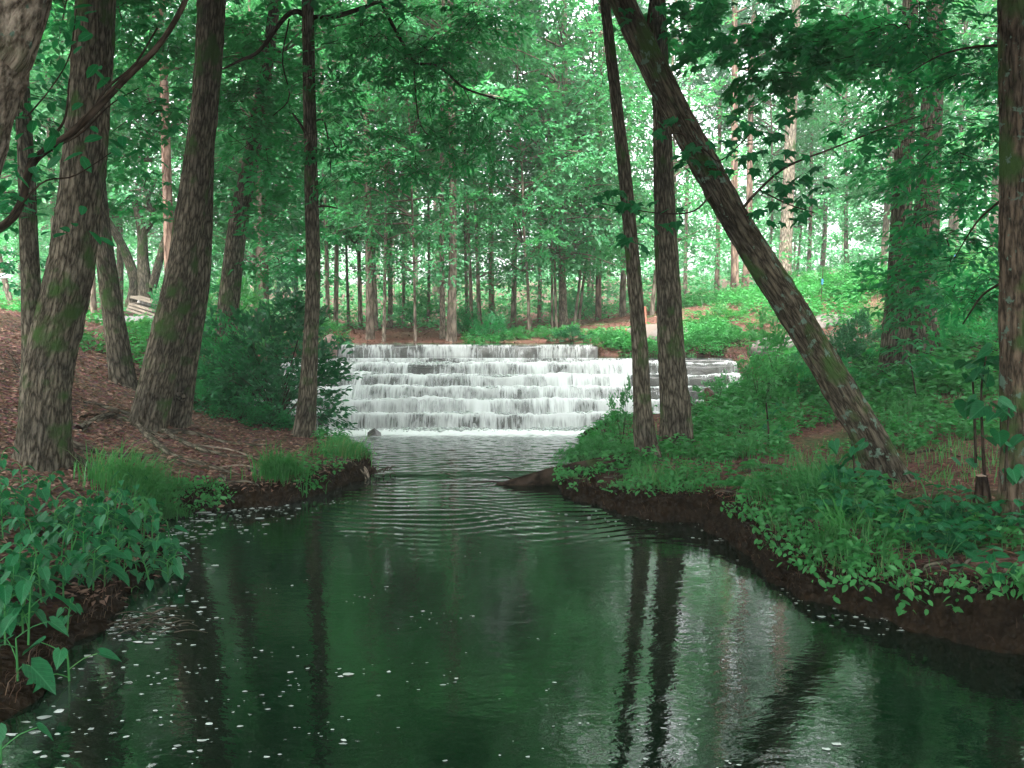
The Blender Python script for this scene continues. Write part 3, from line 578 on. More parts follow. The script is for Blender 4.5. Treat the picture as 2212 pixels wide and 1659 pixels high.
def crown_pine(seed, z0, z1, rmax, nbr):
    r = np.random.default_rng(seed); limbs = []; P0, D0 = [], []
    for k in range(nbr):
        f = (k + r.random()) / nbr; z = z0 + (z1 - z0) * f; az = r.uniform(0, 6.28); ln = rmax * (1.05 - f * .8) * r.uniform(.5, 1.1); rise = r.uniform(.0, .45)
        dv = np.array([math.cos(az), math.sin(az), 0]); pt = lambda t: dv * ln * t + np.array([0, 0, z + ln * (rise * t - .15 * t * t)])
        limbs.append((np.array([pt(t) for t in (0, .35, .7, 1)]), np.array([.04, .028, .018, .008])))
        for t in np.linspace(.4, 1, 7):
            for _ in range(3):
                c = pt(t) + r.normal(0, .16, 3); n = 20
                P0.append(np.tile(c, (n, 1)) + r.normal(0, .05, (n, 3))); D0.append(norm(r.normal(0, 1, (n, 3)) + np.array([0, 0, .35]) + dv * .6))
    Pn = np.concatenate(P0); Dn = np.concatenate(D0); Nn = r.normal(0, 1, Pn.shape); tv = np.array([[-.5, 0, 0], [.5, 0, 0], [0, 1, 0]]); V, F = leaves(Pn, Dn, Nn, r.uniform(.2, .34, len(Pn)), .03, (tv, np.array([[0, 1, 2]])))
    acc = Acc()
    for (p, q) in limbs:
        v, f, a = tube(p, q, 4); acc.add(v, f, a)
    return (V, F), acc.get() + (acc.attr(),)
def proto(gen, leafm, barkm):
    (V, F), (lv, lf, la) = gen
    return mesh_np('crown', V, F, leafm), mesh_np('limbs', lv, lf, barkm, True, {'bark': ('FLOAT_VECTOR', la)})
PR = {
 'ua': proto(crown_under(21, 1.6, 8.0, 2.2, 13, 4, .125), M_LEAF_FAR, M_BARK_FAR),
 'ub': proto(crown_under(22, 2.6, 10.0, 2.4, 13, 4, .135), M_LEAF_FAR, M_BARK_FAR),
 'uc': proto(crown_under(23, 1.2, 5.2, 1.8, 11, 5, .11), M_LEAF_FAR, M_BARK_FAR),
 'ta': proto(crown_under(24, 5.0, 14.5, 2.8, 11, 4, .15), M_LEAF_FAR, M_BARK_FAR),
 'tb': proto(crown_under(25, 7.0, 16.0, 2.4, 9, 4, .15), M_LEAF_FAR, M_BARK_FAR),
 'pi': proto(crown_pine(26, 8.5, 17.5, 2.4, 30), M_NEEDLE, M_BARK_PINE),
 'pj': proto(crown_pine(27, 6.0, 15.5, 2.2, 28), M_NEEDLE, M_BARK_PINE),
 'near': proto(crown_under(28, -1.2, 4.2, 3.4, 14, 8, .16), M_LEAF_NEAR, M_BARK),
}
def crown_copy(key, parent, loc=(0, 0, 0), rz=0, s=1.0, mat=None):
    o = link('crown', PR[key][0], parent, loc); o.rotation_euler = (0, 0, rz); o.scale = (s, s, s); o['kind'] = 'stuff'
    q = link('limbs', PR[key][1], o); q['kind'] = 'stuff'

# ------------------------------------------------------------------ forest behind the dam
def ground_hit(px, py, y0=14, y1=70):
    ys = np.linspace(y0, y1, 500); d = ray(px, py); pts = np.array([0, 0, CAMH]) + d[None] * (ys / d[1])[:, None]
    below = np.where(pts[:, 2] < hgt(pts[:, 0], pts[:, 1]))[0]
    return pts[below[0]] if len(below) else pts[-1]
rb = np.random.default_rng(41)
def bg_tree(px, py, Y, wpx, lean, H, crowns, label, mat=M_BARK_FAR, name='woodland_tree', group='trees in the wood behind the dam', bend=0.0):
    """px,py base in the photograph, Y distance, wpx trunk width, lean in metres over the height"""
    b = P(px, py, Y); z = h1(b[0], b[1]); b[2] = z; r0 = .5 * wpx / FPX * Y
    t = thing(name, b, label, 'tree', group)
    ks = np.linspace(0, 1, 7); wob = rb.normal(0, .05, (7, 2)).cumsum(0) * .5; wob[0] = 0
    pts = np.array([[b[0] + lean * k + bend * math.sin(k * 3.1) + wob[i, 0], b[1] + wob[i, 1], z - .15 + (H + .15) * k] for i, k in enumerate(ks)])
    pa, ra = smoothpath(pts, r0 * (1 - .75 * ks ** 1.2), 18); V, F, A = tube(pa, ra, 9, .08, int(px), (.35, .45, 3)); part('trunk', V, F, mat, t, True, {'bark': ('FLOAT_VECTOR', A)})
    for (key, s) in crowns: crown_copy(key, t, (lean * .5, 0, 0), rb.uniform(0, 6.28), s * rb.uniform(.92, 1.08))
    return t
BG = [
 (800, 734, 20.6, 17, .1, 15, [('ta', 1.0)], 'dark trunk with thin stems at its foot, nearest the left end of the weir', M_BARK_FAR),
 (829, 737, 20.2, 7, .15, 9, [('ub', .9)], 'thin pale green trunk next right of the dark trunk behind the weir', M_BARK_PALE),
 (843, 706, 27, 10, 0, 16, [('tb', 1)], 'pale straight trunk deep in the wood behind the thin green one', M_BARK_PALE),
 (897, 737, 20.2, 6, -.1, 9, [('ua', .9)], 'very thin upright trunk alone on the red bank behind the weir', M_BARK_FAR),
 (975, 738, 20.3, 19, -.1, 16, [('ta', 1.05)], 'broad flared trunk in the middle of the bank behind the weir', M_BARK_FAR),
 (957, 738, 20.9, 12, .15, 14, [('tb', .9)], 'paler trunk touching the broad flared trunk behind the weir', M_BARK_PALE),
 (1038, 706, 25.5, 8, -.3, 14, [('ub', 1.1)], 'slim trunk leaning left above the weeds at the bank centre', M_BARK_FAR),
 (1063, 690, 29, 13, 0, 17, [('pi', 1.05)], 'straight reddish pine trunk above the green bush behind the weir', M_BARK_PINE),
 (1109, 699, 26, 12, .15, 15, [('tb', 1)], 'dark trunk just right of the straight reddish pine', M_BARK_FAR),
 (1143, 727, 21.5, 7, -.35, 8, [('ua', .85)], 'thin dark sapling trunk tilted left beside the low bushes', M_BARK_FAR),
 (1192, 716, 22.6, 5, -.1, 8, [('uc', 1.2)], 'left one of two very thin stems before the tall pale trunk', M_BARK_FAR),
 (1202, 716, 22.2, 6, .05, 9, [('uc', 1.3)], 'right one of two very thin stems before the tall pale trunk', M_BARK_FAR),
 (1217, 716, 23, 17, -.15, 17, [('ta', 1.1)], 'tall pale trunk rising through the whole wood near the right bank', M_BARK_PALE),
 (1239, 713, 23, 6, .9, 9, [('ua', .95)], 'thin stem slanting right beside the tall pale trunk', M_BARK_FAR),
 (1249, 706, 24, 6, .8, 9, [('ub', .85)], 'second thin slanting stem right of the tall pale trunk', M_BARK_FAR),
 (1292, 684, 26, 13, 0, 16, [('pj', 1.05)], 'brown pine trunk at the top of the red straw bank', M_BARK_PINE),
 (1344, 677, 26, 13, .2, 15, [('tb', 1.05)], 'brown trunk just left of the thin near trunk, on the straw bank', M_BARK_FAR),
 (709, 716, 24, 9, 0, 15, [('tb', .95)], 'trunk just right of the slim near trunk, behind the round bush', M_BARK_FAR),
 (725, 713, 25, 10, -.1, 15, [('ta', .95)], 'thick dim trunk standing behind the round bush left of the weir', M_BARK_FAR),
 (754, 704, 28, 6, 0, 14, [('ub', 1.1)], 'narrow far trunk between the round bush and the dark trunk', M_BARK_FAR),
 (779, 706, 26, 9, -.3, 14, [('ub', 1.0)], 'far trunk tilted left close behind the dark weir trunk', M_BARK_FAR),
 (872, 700, 30, 7, 0, 15, [('tb', 1.0)], 'far trunk left of the very thin upright one on the bank', M_BARK_FAR),
 (925, 700, 30, 7, .1, 15, [('ta', 1.0)], 'far dim trunk between the very thin and the broad flared ones', M_BARK_FAR),
 (1010, 702, 30, 8, 0, 16, [('ub', 1.2)], 'far dim trunk just right of the broad flared trunk', M_BARK_FAR),
 (1165, 700, 31, 9, 0, 16, [('pj', 1)], 'far pine behind the low bushes right of the bank centre', M_BARK_PINE),
 (1270, 690, 31, 8, .1, 16, [('tb', 1.1)], 'far trunk seen between the slanting stems and the straw bank', M_BARK_FAR),
 (1407, 680, 23.5, 9, .75, 10, [('ua', .9)], 'trunk slanting right between the two slim near trunks', M_BARK_FAR),
 (1588, 640, 27, 17, -.3, 17, [('pi', 1.0)], 'left one of two reddish pines beyond the leaning trunk', M_BARK_PINE),
 (1608, 640, 28, 15, .1, 17, [('pj', 1.1)], 'right one of two reddish pines beyond the leaning trunk', M_BARK_PINE),
 (1692, 640, 27, 28, .25, 19, [('pi', 1.1)], 'thick pale pine rising behind the maple leaves of the leaning tree', M_BARK_PALE),
 (1548, 640, 33, 11, -.2, 18, [('pj', 1.15)], 'tall thin pine with bare side branches against the bright gap', M_BARK_PINE),
 (1745, 640, 34, 9, .1, 17, [('pi', .9)], 'slim pine right of the thick pale pine', M_BARK_PINE),
 (1480, 660, 32, 9, 0, 16, [('tb', 1.1)], 'dim trunk in the wood just right of the thicker slim near trunk', M_BARK_FAR),
 (1830, 620, 30, 10, -.2, 13, [('ub', 1.1)], 'dim tree on the hill left of the leaf-hung double trunk', M_BARK_FAR),
 (2060, 600, 26, 12, .2, 13, [('ta', .9)], 'tree on the hill right of the leaf-hung double trunk', M_BARK_FAR),
 (2150, 570, 24, 22, 0, 14, [('ub', 1.0)], 'pale trunk half hidden by the lichened edge trunk', M_BARK_PALE),
 (203, 700, 17, 12, -.1, 12, [('tb', .8)], 'narrow dark trunk showing between the two thick left trunks', M_BARK_FAR),
 (30, 640, 19, 12, -1.6, 9, [('ua', 1.0)], 'pale stem slanting left behind the thin trunk at the slope top', M_BARK_PALE),
 (365, 560, 18, 22, 0, 15, [('pj', .9)], 'scaly pine rising behind the big double trunk on the slope', M_BARK_PINE),
 (575, 690, 24, 12, .3, 12, [('ub', 1.0)], 'tree behind the dark shrub left of the falls', M_BARK_FAR),
 (640, 700, 26, 9, 0, 12, [('ua', 1.15)], 'tree just left of the slim near trunk beyond the dark shrub', M_BARK_FAR),
]
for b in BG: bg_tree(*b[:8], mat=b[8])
# spreading oak with bent limbs on the left, behind the pale slabs
def bent_oak():
    b = P(315, 652, 21.5); b[2] = h1(b[0], b[1]); t = thing('spreading_oak', b, 'spreading oak with bent mossy limbs behind the pale slabs', 'tree')
    def limb(nm, pp, w):
        pts = np.array([P(x, y, 21.5 + dz) for x, y, dz in pp]); pa, ra = smoothpath(pts, np.array(w) / FPX * 21.5 / 2, 20); V, F, A = tube(pa, ra, 9, .1, len(pp)); part(nm, V, F, M_BARK_MOSS, t, True, {'bark': ('FLOAT_VECTOR', A)})
    limb('trunk', [(315, 668, 0), (312, 610, 0), (308, 560, 0), (306, 500, 0), (290, 430, .3)], [34, 28, 24, 20, 12])
    limb('branch', [(280, 665, .4), (290, 610, .4), (270, 545, .3), (240, 490, 0), (200, 430, 0)], [24, 22, 20, 16, 10])
    limb('branch', [(330, 620, 0), (345, 560, -.2), (365, 500, -.3), (420, 440, -.4)], [18, 16, 13, 8])
    limb('branch', [(308, 510, 0), (330, 470, .2), (320, 430, .3), (340, 380, .3)], [14, 12, 10, 6])
    crown_copy('ub', t, (0, .6, 0), 1.0, 1.0); crown_copy('ua', t, (-1.5, 1.2, .6), 2.0, 1.05)
bent_oak()
# understory that fills the wood
UN = 'slender leafy understory tree among the trunks of the back wood'
r2 = np.random.default_rng(77)
for k in range(40):
    Y = r2.uniform(24, 46); px = r2.uniform(-60, 2280); X = (px - CXP) / FPX * Y
    if 1380 < px < 1900 and r2.random() < .7: continue
    z = h1(X, Y); t = thing('understory_tree', (X, Y, z), UN, 'tree', 'understory trees of the back wood')
    H = r2.uniform(6, 11); pa, ra = smoothpath([(X, Y, z - .2), (X + r2.normal(0, .2), Y, z + H * .4), (X + r2.normal(0, .3), Y, z + H)], [.06, .045, .012], 10); V, F, A = tube(pa, ra, 7); part('trunk', V, F, M_BARK_FAR, t, True, {'bark': ('FLOAT_VECTOR', A)})
    crown_copy(['ua', 'ub', 'uc', 'ub', 'ta'][k % 5], t, (0, 0, 0), r2.uniform(0, 6.28), r2.uniform(.9, 1.3))
for (px, Y, k, s, lab) in [(-60, 20, 'ub', 1.0, 'leafy tree at the left edge beyond the slope top'), (120, 24, 'ub', 1.15, 'leafy tree seen left of the thickest trunk, beyond the slope'), (260, 26, 'ta', 1.0, 'leafy tree behind the bent oak limbs'), (420, 23, 'ub', 1.0, 'leafy tree behind the touching pair of trunks'), (490, 27, 'ta', 1.05, 'leafy tree right of the touching pair, far behind'), (560, 22, 'ua', 1.0, 'leafy tree above the pale bush behind the dark shrub'), (2230, 20, 'ub', 1.1, 'leafy tree at the right edge on the slope'), (1900, 27, 'ub', 1.1, 'leafy tree behind the leaf-hung pair on the hill'), (2040, 32, 'ta', 1.1, 'far leafy tree above the right slope'), (1770, 36, 'ub', 1.2, 'far leafy tree behind the thick pale pine'), (1450, 34, 'ub', 1.2, 'far leafy tree between the slim trunks')]:
    X = (px - CXP) / FPX * Y; z = h1(X, Y); t = thing('leafy_tree', (X, Y, z), lab, 'tree'); pa, ra = smoothpath([(X, Y, z - .2), (X + .1, Y, z + 3), (X - .1, Y, z + 9)], [.12, .09, .02], 10); V, F, A = tube(pa, ra, 8); part('trunk', V, F, M_BARK_FAR, t, True, {'bark': ('FLOAT_VECTOR', A)}); crown_copy(k, t, (0, 0, -.4), px * .1, s)
# far wood: one mass
def far_woods():
    r = np.random.default_rng(9); n = 4000; Y = r.uniform(46, 92, n); X = r.uniform(-.72, .72, n) * Y; Hm = 11 + 4 * np.sin(X * .31) * np.sin(Y * .2 + 1) + 2.5 * np.sin(X * .9 + 2)
    u = (X / Y) * FPX + CXP; Hm = np.where((u > 1330) & (u < 1930), Hm * .78, Hm)
    Z = hgt(X, Y) + r.random(n) ** .8 * Hm; az = r.uniform(0, 6.28, n)
    V, F, _, _ = spray_leaves(np.stack([X, Y, Z], -1), np.stack([np.cos(az), np.sin(az), r.uniform(-.3, .1, n)], -1), r.uniform(1.3, 2.6, n), .34, .6, T_rhomb(), r, .35, False)
    o = link('far_woods', mesh_np('far_woods', V, F, M_LEAF_FAR)); tag(o, 'far leafy wood closing the view behind all the trunks', 'wood', kind='stuff')
    acc = Acc()
    for k in range(22):
        y = r.uniform(46, 80); x = r.uniform(-.68, .68) * y; z = h1(x, y); v, f, a = tube(np.array([(x, y, z - .3), (x + r.normal(0, .2), y, z + 7), (x + r.normal(0, .5), y, z + 15)]), np.array([.2, .15, .06]) * r.uniform(.6, 1.2), 6); acc.add(v, f, a)
    V, F = acc.get(); q = link('trunk_mass', mesh_np('trunk_mass', V, F, M_BARK_FAR, True, {'bark': ('FLOAT_VECTOR', acc.attr())}), o); tag(q, kind='stuff')
far_woods()
def undergrowth():
    r = np.random.default_rng(19); n = 3200; Y = r.uniform(25, 50, n); X = r.uniform(-.75, .75, n) * Y; Z = hgt(X, Y) + r.random(n) ** 1.5 * (3.4 + 1.6 * np.sin(X * .7) * np.sin(Y * .5)); az = r.uniform(0, 6.28, n)
    V, F, _, _ = spray_leaves(np.stack([X, Y, Z], -1), np.stack([np.cos(az), np.sin(az), r.uniform(-.3, .3, n)], -1), r.uniform(.7, 1.5, n), .17, .55, T_rhomb(), r, .35, False)
    tag(link('undergrowth', mesh_np('undergrowth', V, F, M_LEAF_FAR)), 'leafy undergrowth filling the wood between the far trunks', 'undergrowth', kind='stuff')
undergrowth()

# ------------------------------------------------------------------ near trees
def px_path(pp):
    return np.array([P(x, y, Y) for x, y, Y, w in pp]), np.array([.5 * w / FPX * Y for x, y, Y, w in pp])
def near_tree(name, label, pp, mat, up=6.0, crown=True, flare=(.3, .5, 4), seg=22, n=46, lump=.09, crowns=1, base_drop=.25, group=None, csc=1.0, ridge=0.0):
    pts, rad = px_path(pp); b = pts[0].copy(); d0 = norm(pts[0] - pts[1]); b2 = b + d0 * base_drop
    dirv = norm(pts[-1] - pts[-2]); dirv = norm(dirv + np.array([0, 0, .25])); top = pts[-1] + dirv * up
    P2 = np.vstack([[b2], pts, [pts[-1] + dirv * up * .5], [top]]); R2 = np.concatenate([[rad[0]], rad, [rad[-1] * .8, rad[-1] * .35]])
    t = thing(name, b, label, 'tree', group); pa, ra = smoothpath(P2, R2, n); V, F, A = tube(pa, ra, seg, lump, int(abs(b[0] * 10)), flare, ridge); part('trunk', V, F, mat, t, True, {'bark': ('FLOAT_VECTOR', A)})
    if crown:
        for k in range(crowns):
            off = top - b - np.array([0, 0, 1.0 + k * .8]) + np.array([[0, 0, 0], [1.6, .5, 0], [-1.5, -.7, .3]][k % 3]); crown_copy('near', t, tuple(off), 1.7 * k + b[0], csc)  # crowns above the view; csc enlarges some to deepen shade on the near banks
    return t
def branch(t, pp, mat=M_TWIG, seg=7, nm='branch', n=24, lump=.06):
    pts, rad = px_path(pp); pa, ra = smoothpath(pts, rad, n); V, F, A = tube(pa, ra, seg, lump, int(pp[0][0])); return part(nm, V, F, mat, t, True, {'bark': ('FLOAT_VECTOR', A)})
def foliage(t, blobs, L, wr, mat, tmpl, seed, scale=.5, droop=.25, name='foliage', from_pt=None, roll=.3):
    """blobs: (px,py,Y,rx_px,ry_px,depth_m,count)"""
    r = np.random.default_rng(seed); Cn, A, links = [], [], []
    for (px, py, Y, rx, ry, dp, cnt) in blobs:
        q = r.normal(0, 1, (cnt, 3)); q = q / np.linalg.norm(q, axis=1, keepdims=True) * r.random((cnt, 1)) ** .45
        c0 = P(px, py, Y); m = FPX / Y; off = q * np.array([rx / m, dp, ry / m]); pc = c0 + off; Cn.append(pc)
        az = r.uniform(0, 6.28, cnt); A.append(np.stack([np.cos(az), np.sin(az), r.uniform(-droop - .3, .1, cnt)], -1))
        # thin limbs threading the blob
        for k in range(max(2, cnt // 16)):
            i, j = r.integers(0, cnt, 2); mid = (pc[i] + pc[j]) / 2 + np.array([0, 0, .08]); links.append((smoothpath([c0 + (pc[i] - c0) * .3, (c0 + pc[i]) / 2 + np.array([0, 0, .05]), pc[i]], [.008, .006, .003], 7)))
    Cn = np.concatenate(Cn); A = np.concatenate(A); V, F, TV, TF = spray_leaves(Cn, A, r.uniform(.7, 1.3, len(Cn)) * scale, L, wr, tmpl, r, roll)
    o = part(name, V, F, mat, t); o['kind'] = 'stuff'
    o2 = part('twigs', TV, TF, M_TWIG, o); o2['kind'] = 'stuff'
    q = tubes_mesh('branchlets', links, M_TWIG, o, 5); q['kind'] = 'stuff'

LANCE, MAPLE, HEART, OVAL, RHOMB = T_lance(), T_maple(), T_heart(), T_oval(), T_rhomb()
# left bank
t0 = near_tree('leaning_tree', 'pale rough trunk crossing the top corner nearest the camera', [(-175, 900, 3.3, 150), (-130, 600, 3.25, 135), (-62, 300, 3.2, 130), (-10, 120, 3.2, 128), (45, -40, 3.2, 125)], M_BARK_FLAKY, 4.5, True, (.3, .3, 3), 72, 150, .08, ridge=.14, csc=1.25)
branch(t0, [(-150, 560, 3.4, 22), (0, 492, 3.7, 18), (45, 440, 3.8, 17), (72, 350, 3.9, 16), (150, 290, 4.0, 15), (200, 243, 4.0, 15), (265, 175, 4.1, 14), (345, 95, 4.2, 12), (405, -10, 4.2, 11), (430, -120, 4.3, 8)], seg=9, n=60)
for bb in ([(75, 345, 3.9, 8), (110, 300, 3.8, 7), (140, 255, 3.8, 5), (150, 170, 3.8, 3)], [(200, 243, 4.0, 8), (230, 190, 4.1, 6), (290, 140, 4.2, 5), (340, 60, 4.2, 4)], [(100, 325, 3.9, 6), (170, 290, 4.0, 5), (240, 225, 4.1, 3), (300, 190, 4.1, 2)],
           [(20, 475, 3.7, 5), (90, 395, 3.7, 4), (160, 380, 3.8, 3), (240, 330, 3.9, 2)], [(60, 250, 3.6, 4), (110, 190, 3.7, 3), (150, 120, 3.7, 3), (165, 20, 3.7, 2)]): branch(t0, bb, n=14, seg=5)
t1 = near_tree('oak_tree', 'thickest grey-brown trunk with flared foot on the leaf-covered slope', [(92, 1000, 8, 100), (106, 800, 8, 98), (155, 566, 8, 90), (183, 343, 8, 84), (193, 220, 8, 80), (207, 0, 8, 76)], M_BARK_MOSS, 5.0, True, (.2, .7, 3), 72, 170, .06, ridge=.12, csc=1.3)
t1b = near_tree('slim_tree', 'thin straight trunk left of and behind the thickest trunk', [(66, 880, 9.5, 42), (68, 700, 9.5, 38), (58, 400, 9.5, 34), (45, 150, 9.5, 28), (40, 0, 9.5, 24)], M_BARK, 3.0, True, (.2, .3, 3), 14)
t2 = near_tree('slope_tree', 'trunk leaning left above the slope, half behind the thickest trunk', [(266, 832, 12, 52), (245, 680, 12, 44), (222, 520, 12, 38), (205, 330, 12, 32), (195, 100, 12, 26)], M_BARK_MOSS, 3, True, (.2, .5, 3), 16)
t3 = near_tree('double_tree', 'thick mossy-footed trunk leaning right, front one of a touching pair', [(318, 925, 10, 76), (338, 830, 10, 74), (397, 566, 10, 64), (430, 330, 10, 56), (443, 220, 10, 54), (458, 0, 10, 54), (462, -60, 10, 52)], M_BARK_MOSS, 5, True, (.2, .5, 4), 64, 160, .07, ridge=.12)
t3b = near_tree('pair_tree', 'narrower trunk with a knot hole, rear one of a touching pair', [(388, 912, 10.4, 42), (404, 800, 10.4, 42), (436, 600, 10.5, 34), (446, 400, 10.6, 28), (455, 100, 10.8, 24)], M_BARK, 4, False, (.15, .35, 3), 18)
kp = P(392, 855, 10.15); V, F, A = tube(np.array([kp, kp + [0, -.03, -.01], kp + [0, -.05, -.02]]), np.array([.045, .06, .03]), 12, .2, 3); part('knot', V, F, M_BARK_MOSS, t3b, True, {'bark': ('FLOAT_VECTOR', A)})
t4 = near_tree('ivy_tree', 'dark trunk rising out of the shrubs left of the falls', [(477, 805, 14, 52), (495, 650, 14, 46), (515, 480, 14, 40), (545, 330, 14, 34), (575, 150, 14, 26)], M_BARK, 3, False, (.2, .3, 3), 16)
t5 = near_tree('slim_beech', 'slim tall trunk with flared foot standing beside the falls', [(655, 948, 11, 44), (664, 860, 11, 38), (671, 740, 11, 31), (676, 560, 11, 30), (670, 300, 11, 27), (665, 0, 11, 25)], M_BARK, 3.5, False, (.22, .6, 4), 36, 130, .08, ridge=.1)
branch(t5, [(668, 38, 11, 12), (640, 25, 11, 11), (612, 42, 11, 10), (560, 110, 11, 8), (520, 130, 11, 6), (480, 150, 11, 4)])
branch(t5, [(668, 38, 11, 12), (720, 36, 11, 11), (780, 18, 11, 9), (820, 5, 11, 8), (835, 30, 11, 8), (868, 90, 11, 7), (898, 135, 11, 6), (945, 142, 11, 6), (1000, 188, 11, 5), (1060, 210, 11, 4), (1100, 220, 11, 3)], n=50)
for bb in ([(893, 132, 11, 4), (896, 180, 11, 3), (905, 260, 11, 3), (930, 300, 10.9, 2)], [(1000, 188, 11, 3), (1020, 230, 11, 2), (1030, 270, 11, 2)], [(668, 300, 11, 8), (650, 270, 10.9, 6), (632, 245, 10.8, 5)], [(676, 450, 11, 6), (700, 445, 11, 5), (730, 450, 11, 3)], [(625, 40, 11, 4), (610, 130, 11, 3), (625, 210, 11, 3), (590, 250, 11, 2)],
           [(672, 265, 11, 5), (700, 262, 11, 4), (712, 330, 11, 3), (715, 380, 11, 2)]): branch(t5, bb, n=12, seg=5)
foliage(t5, [(840, 90, 11, 130, 80, .7, 34), (960, 110, 11, 110, 110, .7, 38), (1010, 260, 11.1, 100, 85, .6, 32), (900, 330, 11.1, 90, 70, .6, 24), (1040, 40, 11, 70, 60, .6, 20), (740, 330, 11, 60, 90, .5, 20), (730, 180, 11, 70, 90, .5, 16), (780, 60, 11, 60, 50, .5, 12)], .105, .4, M_LEAF_MID, LANCE, 1, .5, .45)
crown_copy('ta', t4, (1.1, 0, 0), .7, .75)
foliage(t4, [(570, 300, 13.2, 85, 130, .8, 46), (590, 170, 13, 90, 90, .8, 34), (600, 440, 13.4, 70, 80, .7, 26), (520, 220, 13, 60, 90, .6, 20), (560, 60, 13, 100, 60, .7, 26), (430, 640, 14.5, 60, 60, .6, 12), (610, 560, 14, 60, 50, .6, 14)], .125, .5, M_LEAF_MID, OVAL, 2, .6, .2)
foliage(t2, [(310, 250, 12, 90, 130, .8, 26), (300, 420, 12.5, 70, 80, .7, 14), (350, 120, 12, 70, 100, .7, 18), (270, 60, 12, 60, 60, .6, 10)], .11, .6, M_LEAF_MID, OVAL, 3, .5, .2)
foliage(t1b, [(50, 250, 9.6, 60, 120, .6, 14), (60, 430, 9.4, 50, 60, .5, 8), (20, 560, 13, 60, 70, .6, 14)], .12, .5, M_LEAF_NEAR, OVAL, 4, .5, .2)
# right bank
q1 = near_tree('thin_tree', 'thin trunk with swollen foot at the water edge, left one of two', [(1408, 1010, 9.1, 52), (1392, 935, 9.1, 48), (1388, 860, 9.1, 40), (1374, 650, 9.1, 32), (1350, 380, 9.1, 28), (1320, 120, 9.1, 23), (1305, -20, 9.1, 21)], M_BARK, 3.5, False, (.16, .45, 3), 16, 56, .14)
q2 = near_tree('straight_tree', 'straight grey trunk, right and thicker one of the pair by the falls', [(1462, 972, 10, 72), (1458, 880, 10, 62), (1450, 760, 10, 56), (1438, 500, 10, 46), (1428, 200, 10, 38), (1420, 0, 10, 34)], M_BARK, 4.0, False, (.18, .45, 5), 48, 140, .07, ridge=.11)
q3 = near_tree('leaning_maple', 'lichen-spotted trunk leaning far left over the right bank', [(1925, 1050, 7.5, 82), (1868, 930, 7.5, 68), (1717, 680, 7.45, 63), (1592, 480, 7.4, 60), (1455, 230, 7.35, 56), (1342, 0, 7.3, 52), (1298, -90, 7.3, 50)], M_BARK_LICHEN, 4.0, True, (.2, .4, 4), 64, 190, .07, ridge=.13, csc=1.4)
branch(q3, [(1592, 482, 7.4, 9), (1605, 450, 7.3, 7), (1640, 410, 7.2, 6), (1700, 360, 7.1, 5), (1800, 320, 7.0, 4), (1900, 280, 7.0, 3), (1990, 250, 7.0, 2)], n=30)
for bb in ([(1478, 285, 7.3, 5), (1530, 330, 7.2, 4), (1560, 345, 7.1, 3), (1640, 270, 7.0, 2)], [(1545, 405, 7.35, 5), (1500, 455, 7.2, 4), (1420, 460, 7.1, 3), (1300, 440, 7.0, 2)], [(1640, 410, 7.2, 4), (1700, 440, 7.1, 3), (1760, 460, 7.1, 2)], [(1408, 135, 7.3, 9), (1400, 60, 7.4, 7), (1410, -40, 7.5, 5)], [(1500, 330, 7.3, 6), (1475, 290, 7.25, 4), (1440, 290, 7.1, 2)]): branch(q3, bb, n=16, seg=5)
q4 = near_tree('leafy_double_tree', 'slim left trunk of the leaf-hung pair on the right slope', [(1925, 835, 12.3, 62), (1935, 700, 12.4, 52), (1942, 560, 12.5, 46), (1955, 300, 12.5, 38), (1965, 60, 12.5, 32)], M_BARK, 3.5, False, (.2, .3, 3), 18)
q4b = near_tree('leafy_double_tree', 'broad right trunk of the leaf-hung pair with a dark hollow', [(1990, 800, 12.8, 84), (1988, 700, 12.8, 70), (1995, 560, 12.8, 56), (2010, 300, 12.8, 46), (2020, 60, 12.8, 40)], M_BARK, 3.5, False, (.3, .6, 3), 20)
q5 = near_tree('edge_tree', 'lichened trunk along the right edge of the view', [(2206, 1110, 5.6, 84), (2204, 900, 5.6, 76), (2202, 600, 5.6, 74), (2200, 300, 5.6, 72), (2198, -30, 5.6, 72)], M_BARK_EDGE, 4.5, True, (.2, .5, 4), 64, 170, .07, ridge=.12, csc=1.3)
branch(q5, [(2175, 98, 5.7, 7), (2100, 102, 5.9, 5), (2030, 120, 6.2, 4), (1960, 160, 6.5, 2)]); branch(q5, [(2165, 610, 5.7, 6), (2120, 640, 5.9, 5), (2080, 700, 6.2, 3)], n=12); branch(q5, [(2165, 430, 5.7, 6), (2110, 480, 6, 4), (2060, 560, 6.4, 2)], n=12)
foliage(q4, [(1960, 330, 11.5, 110, 90, .8, 24), (1985, 200, 11, 150, 90, .9, 28), (1930, 120, 11, 140, 80, .9, 24), (2040, 430, 11, 110, 110, .8, 30), (1960, 590, 11.8, 60, 70, .4, 20), (1985, 660, 11.6, 50, 45, .4, 14), (1975, 740, 11.9, 40, 30, .3, 7), (1860, 40, 11, 130, 50, .8, 26)], .13, .42, M_LEAF_MID, LANCE, 5, .55, .25)
foliage(q5, [(2080, 330, 8, 110, 140, .8, 32), (2100, 150, 8, 100, 110, .8, 24), (2060, 540, 8.5, 90, 80, .7, 30), (1980, 60, 8, 120, 70, .8, 28), (2120, 620, 8.5, 60, 50, .5, 14)], .11, .46, M_LEAF_NEAR, LANCE, 6, .5, .15)
foliage(q2, [(1500, 30, 10, 130, 40, .6, 16), (1660, 60, 9.6, 120, 70, .7, 22), (1740, 170, 9.6, 110, 60, .7, 16), (1800, 90, 9.6, 110, 80, .8, 24)], .12, .85, M_LEAF_MID, MAPLE, 7, .5, .15)
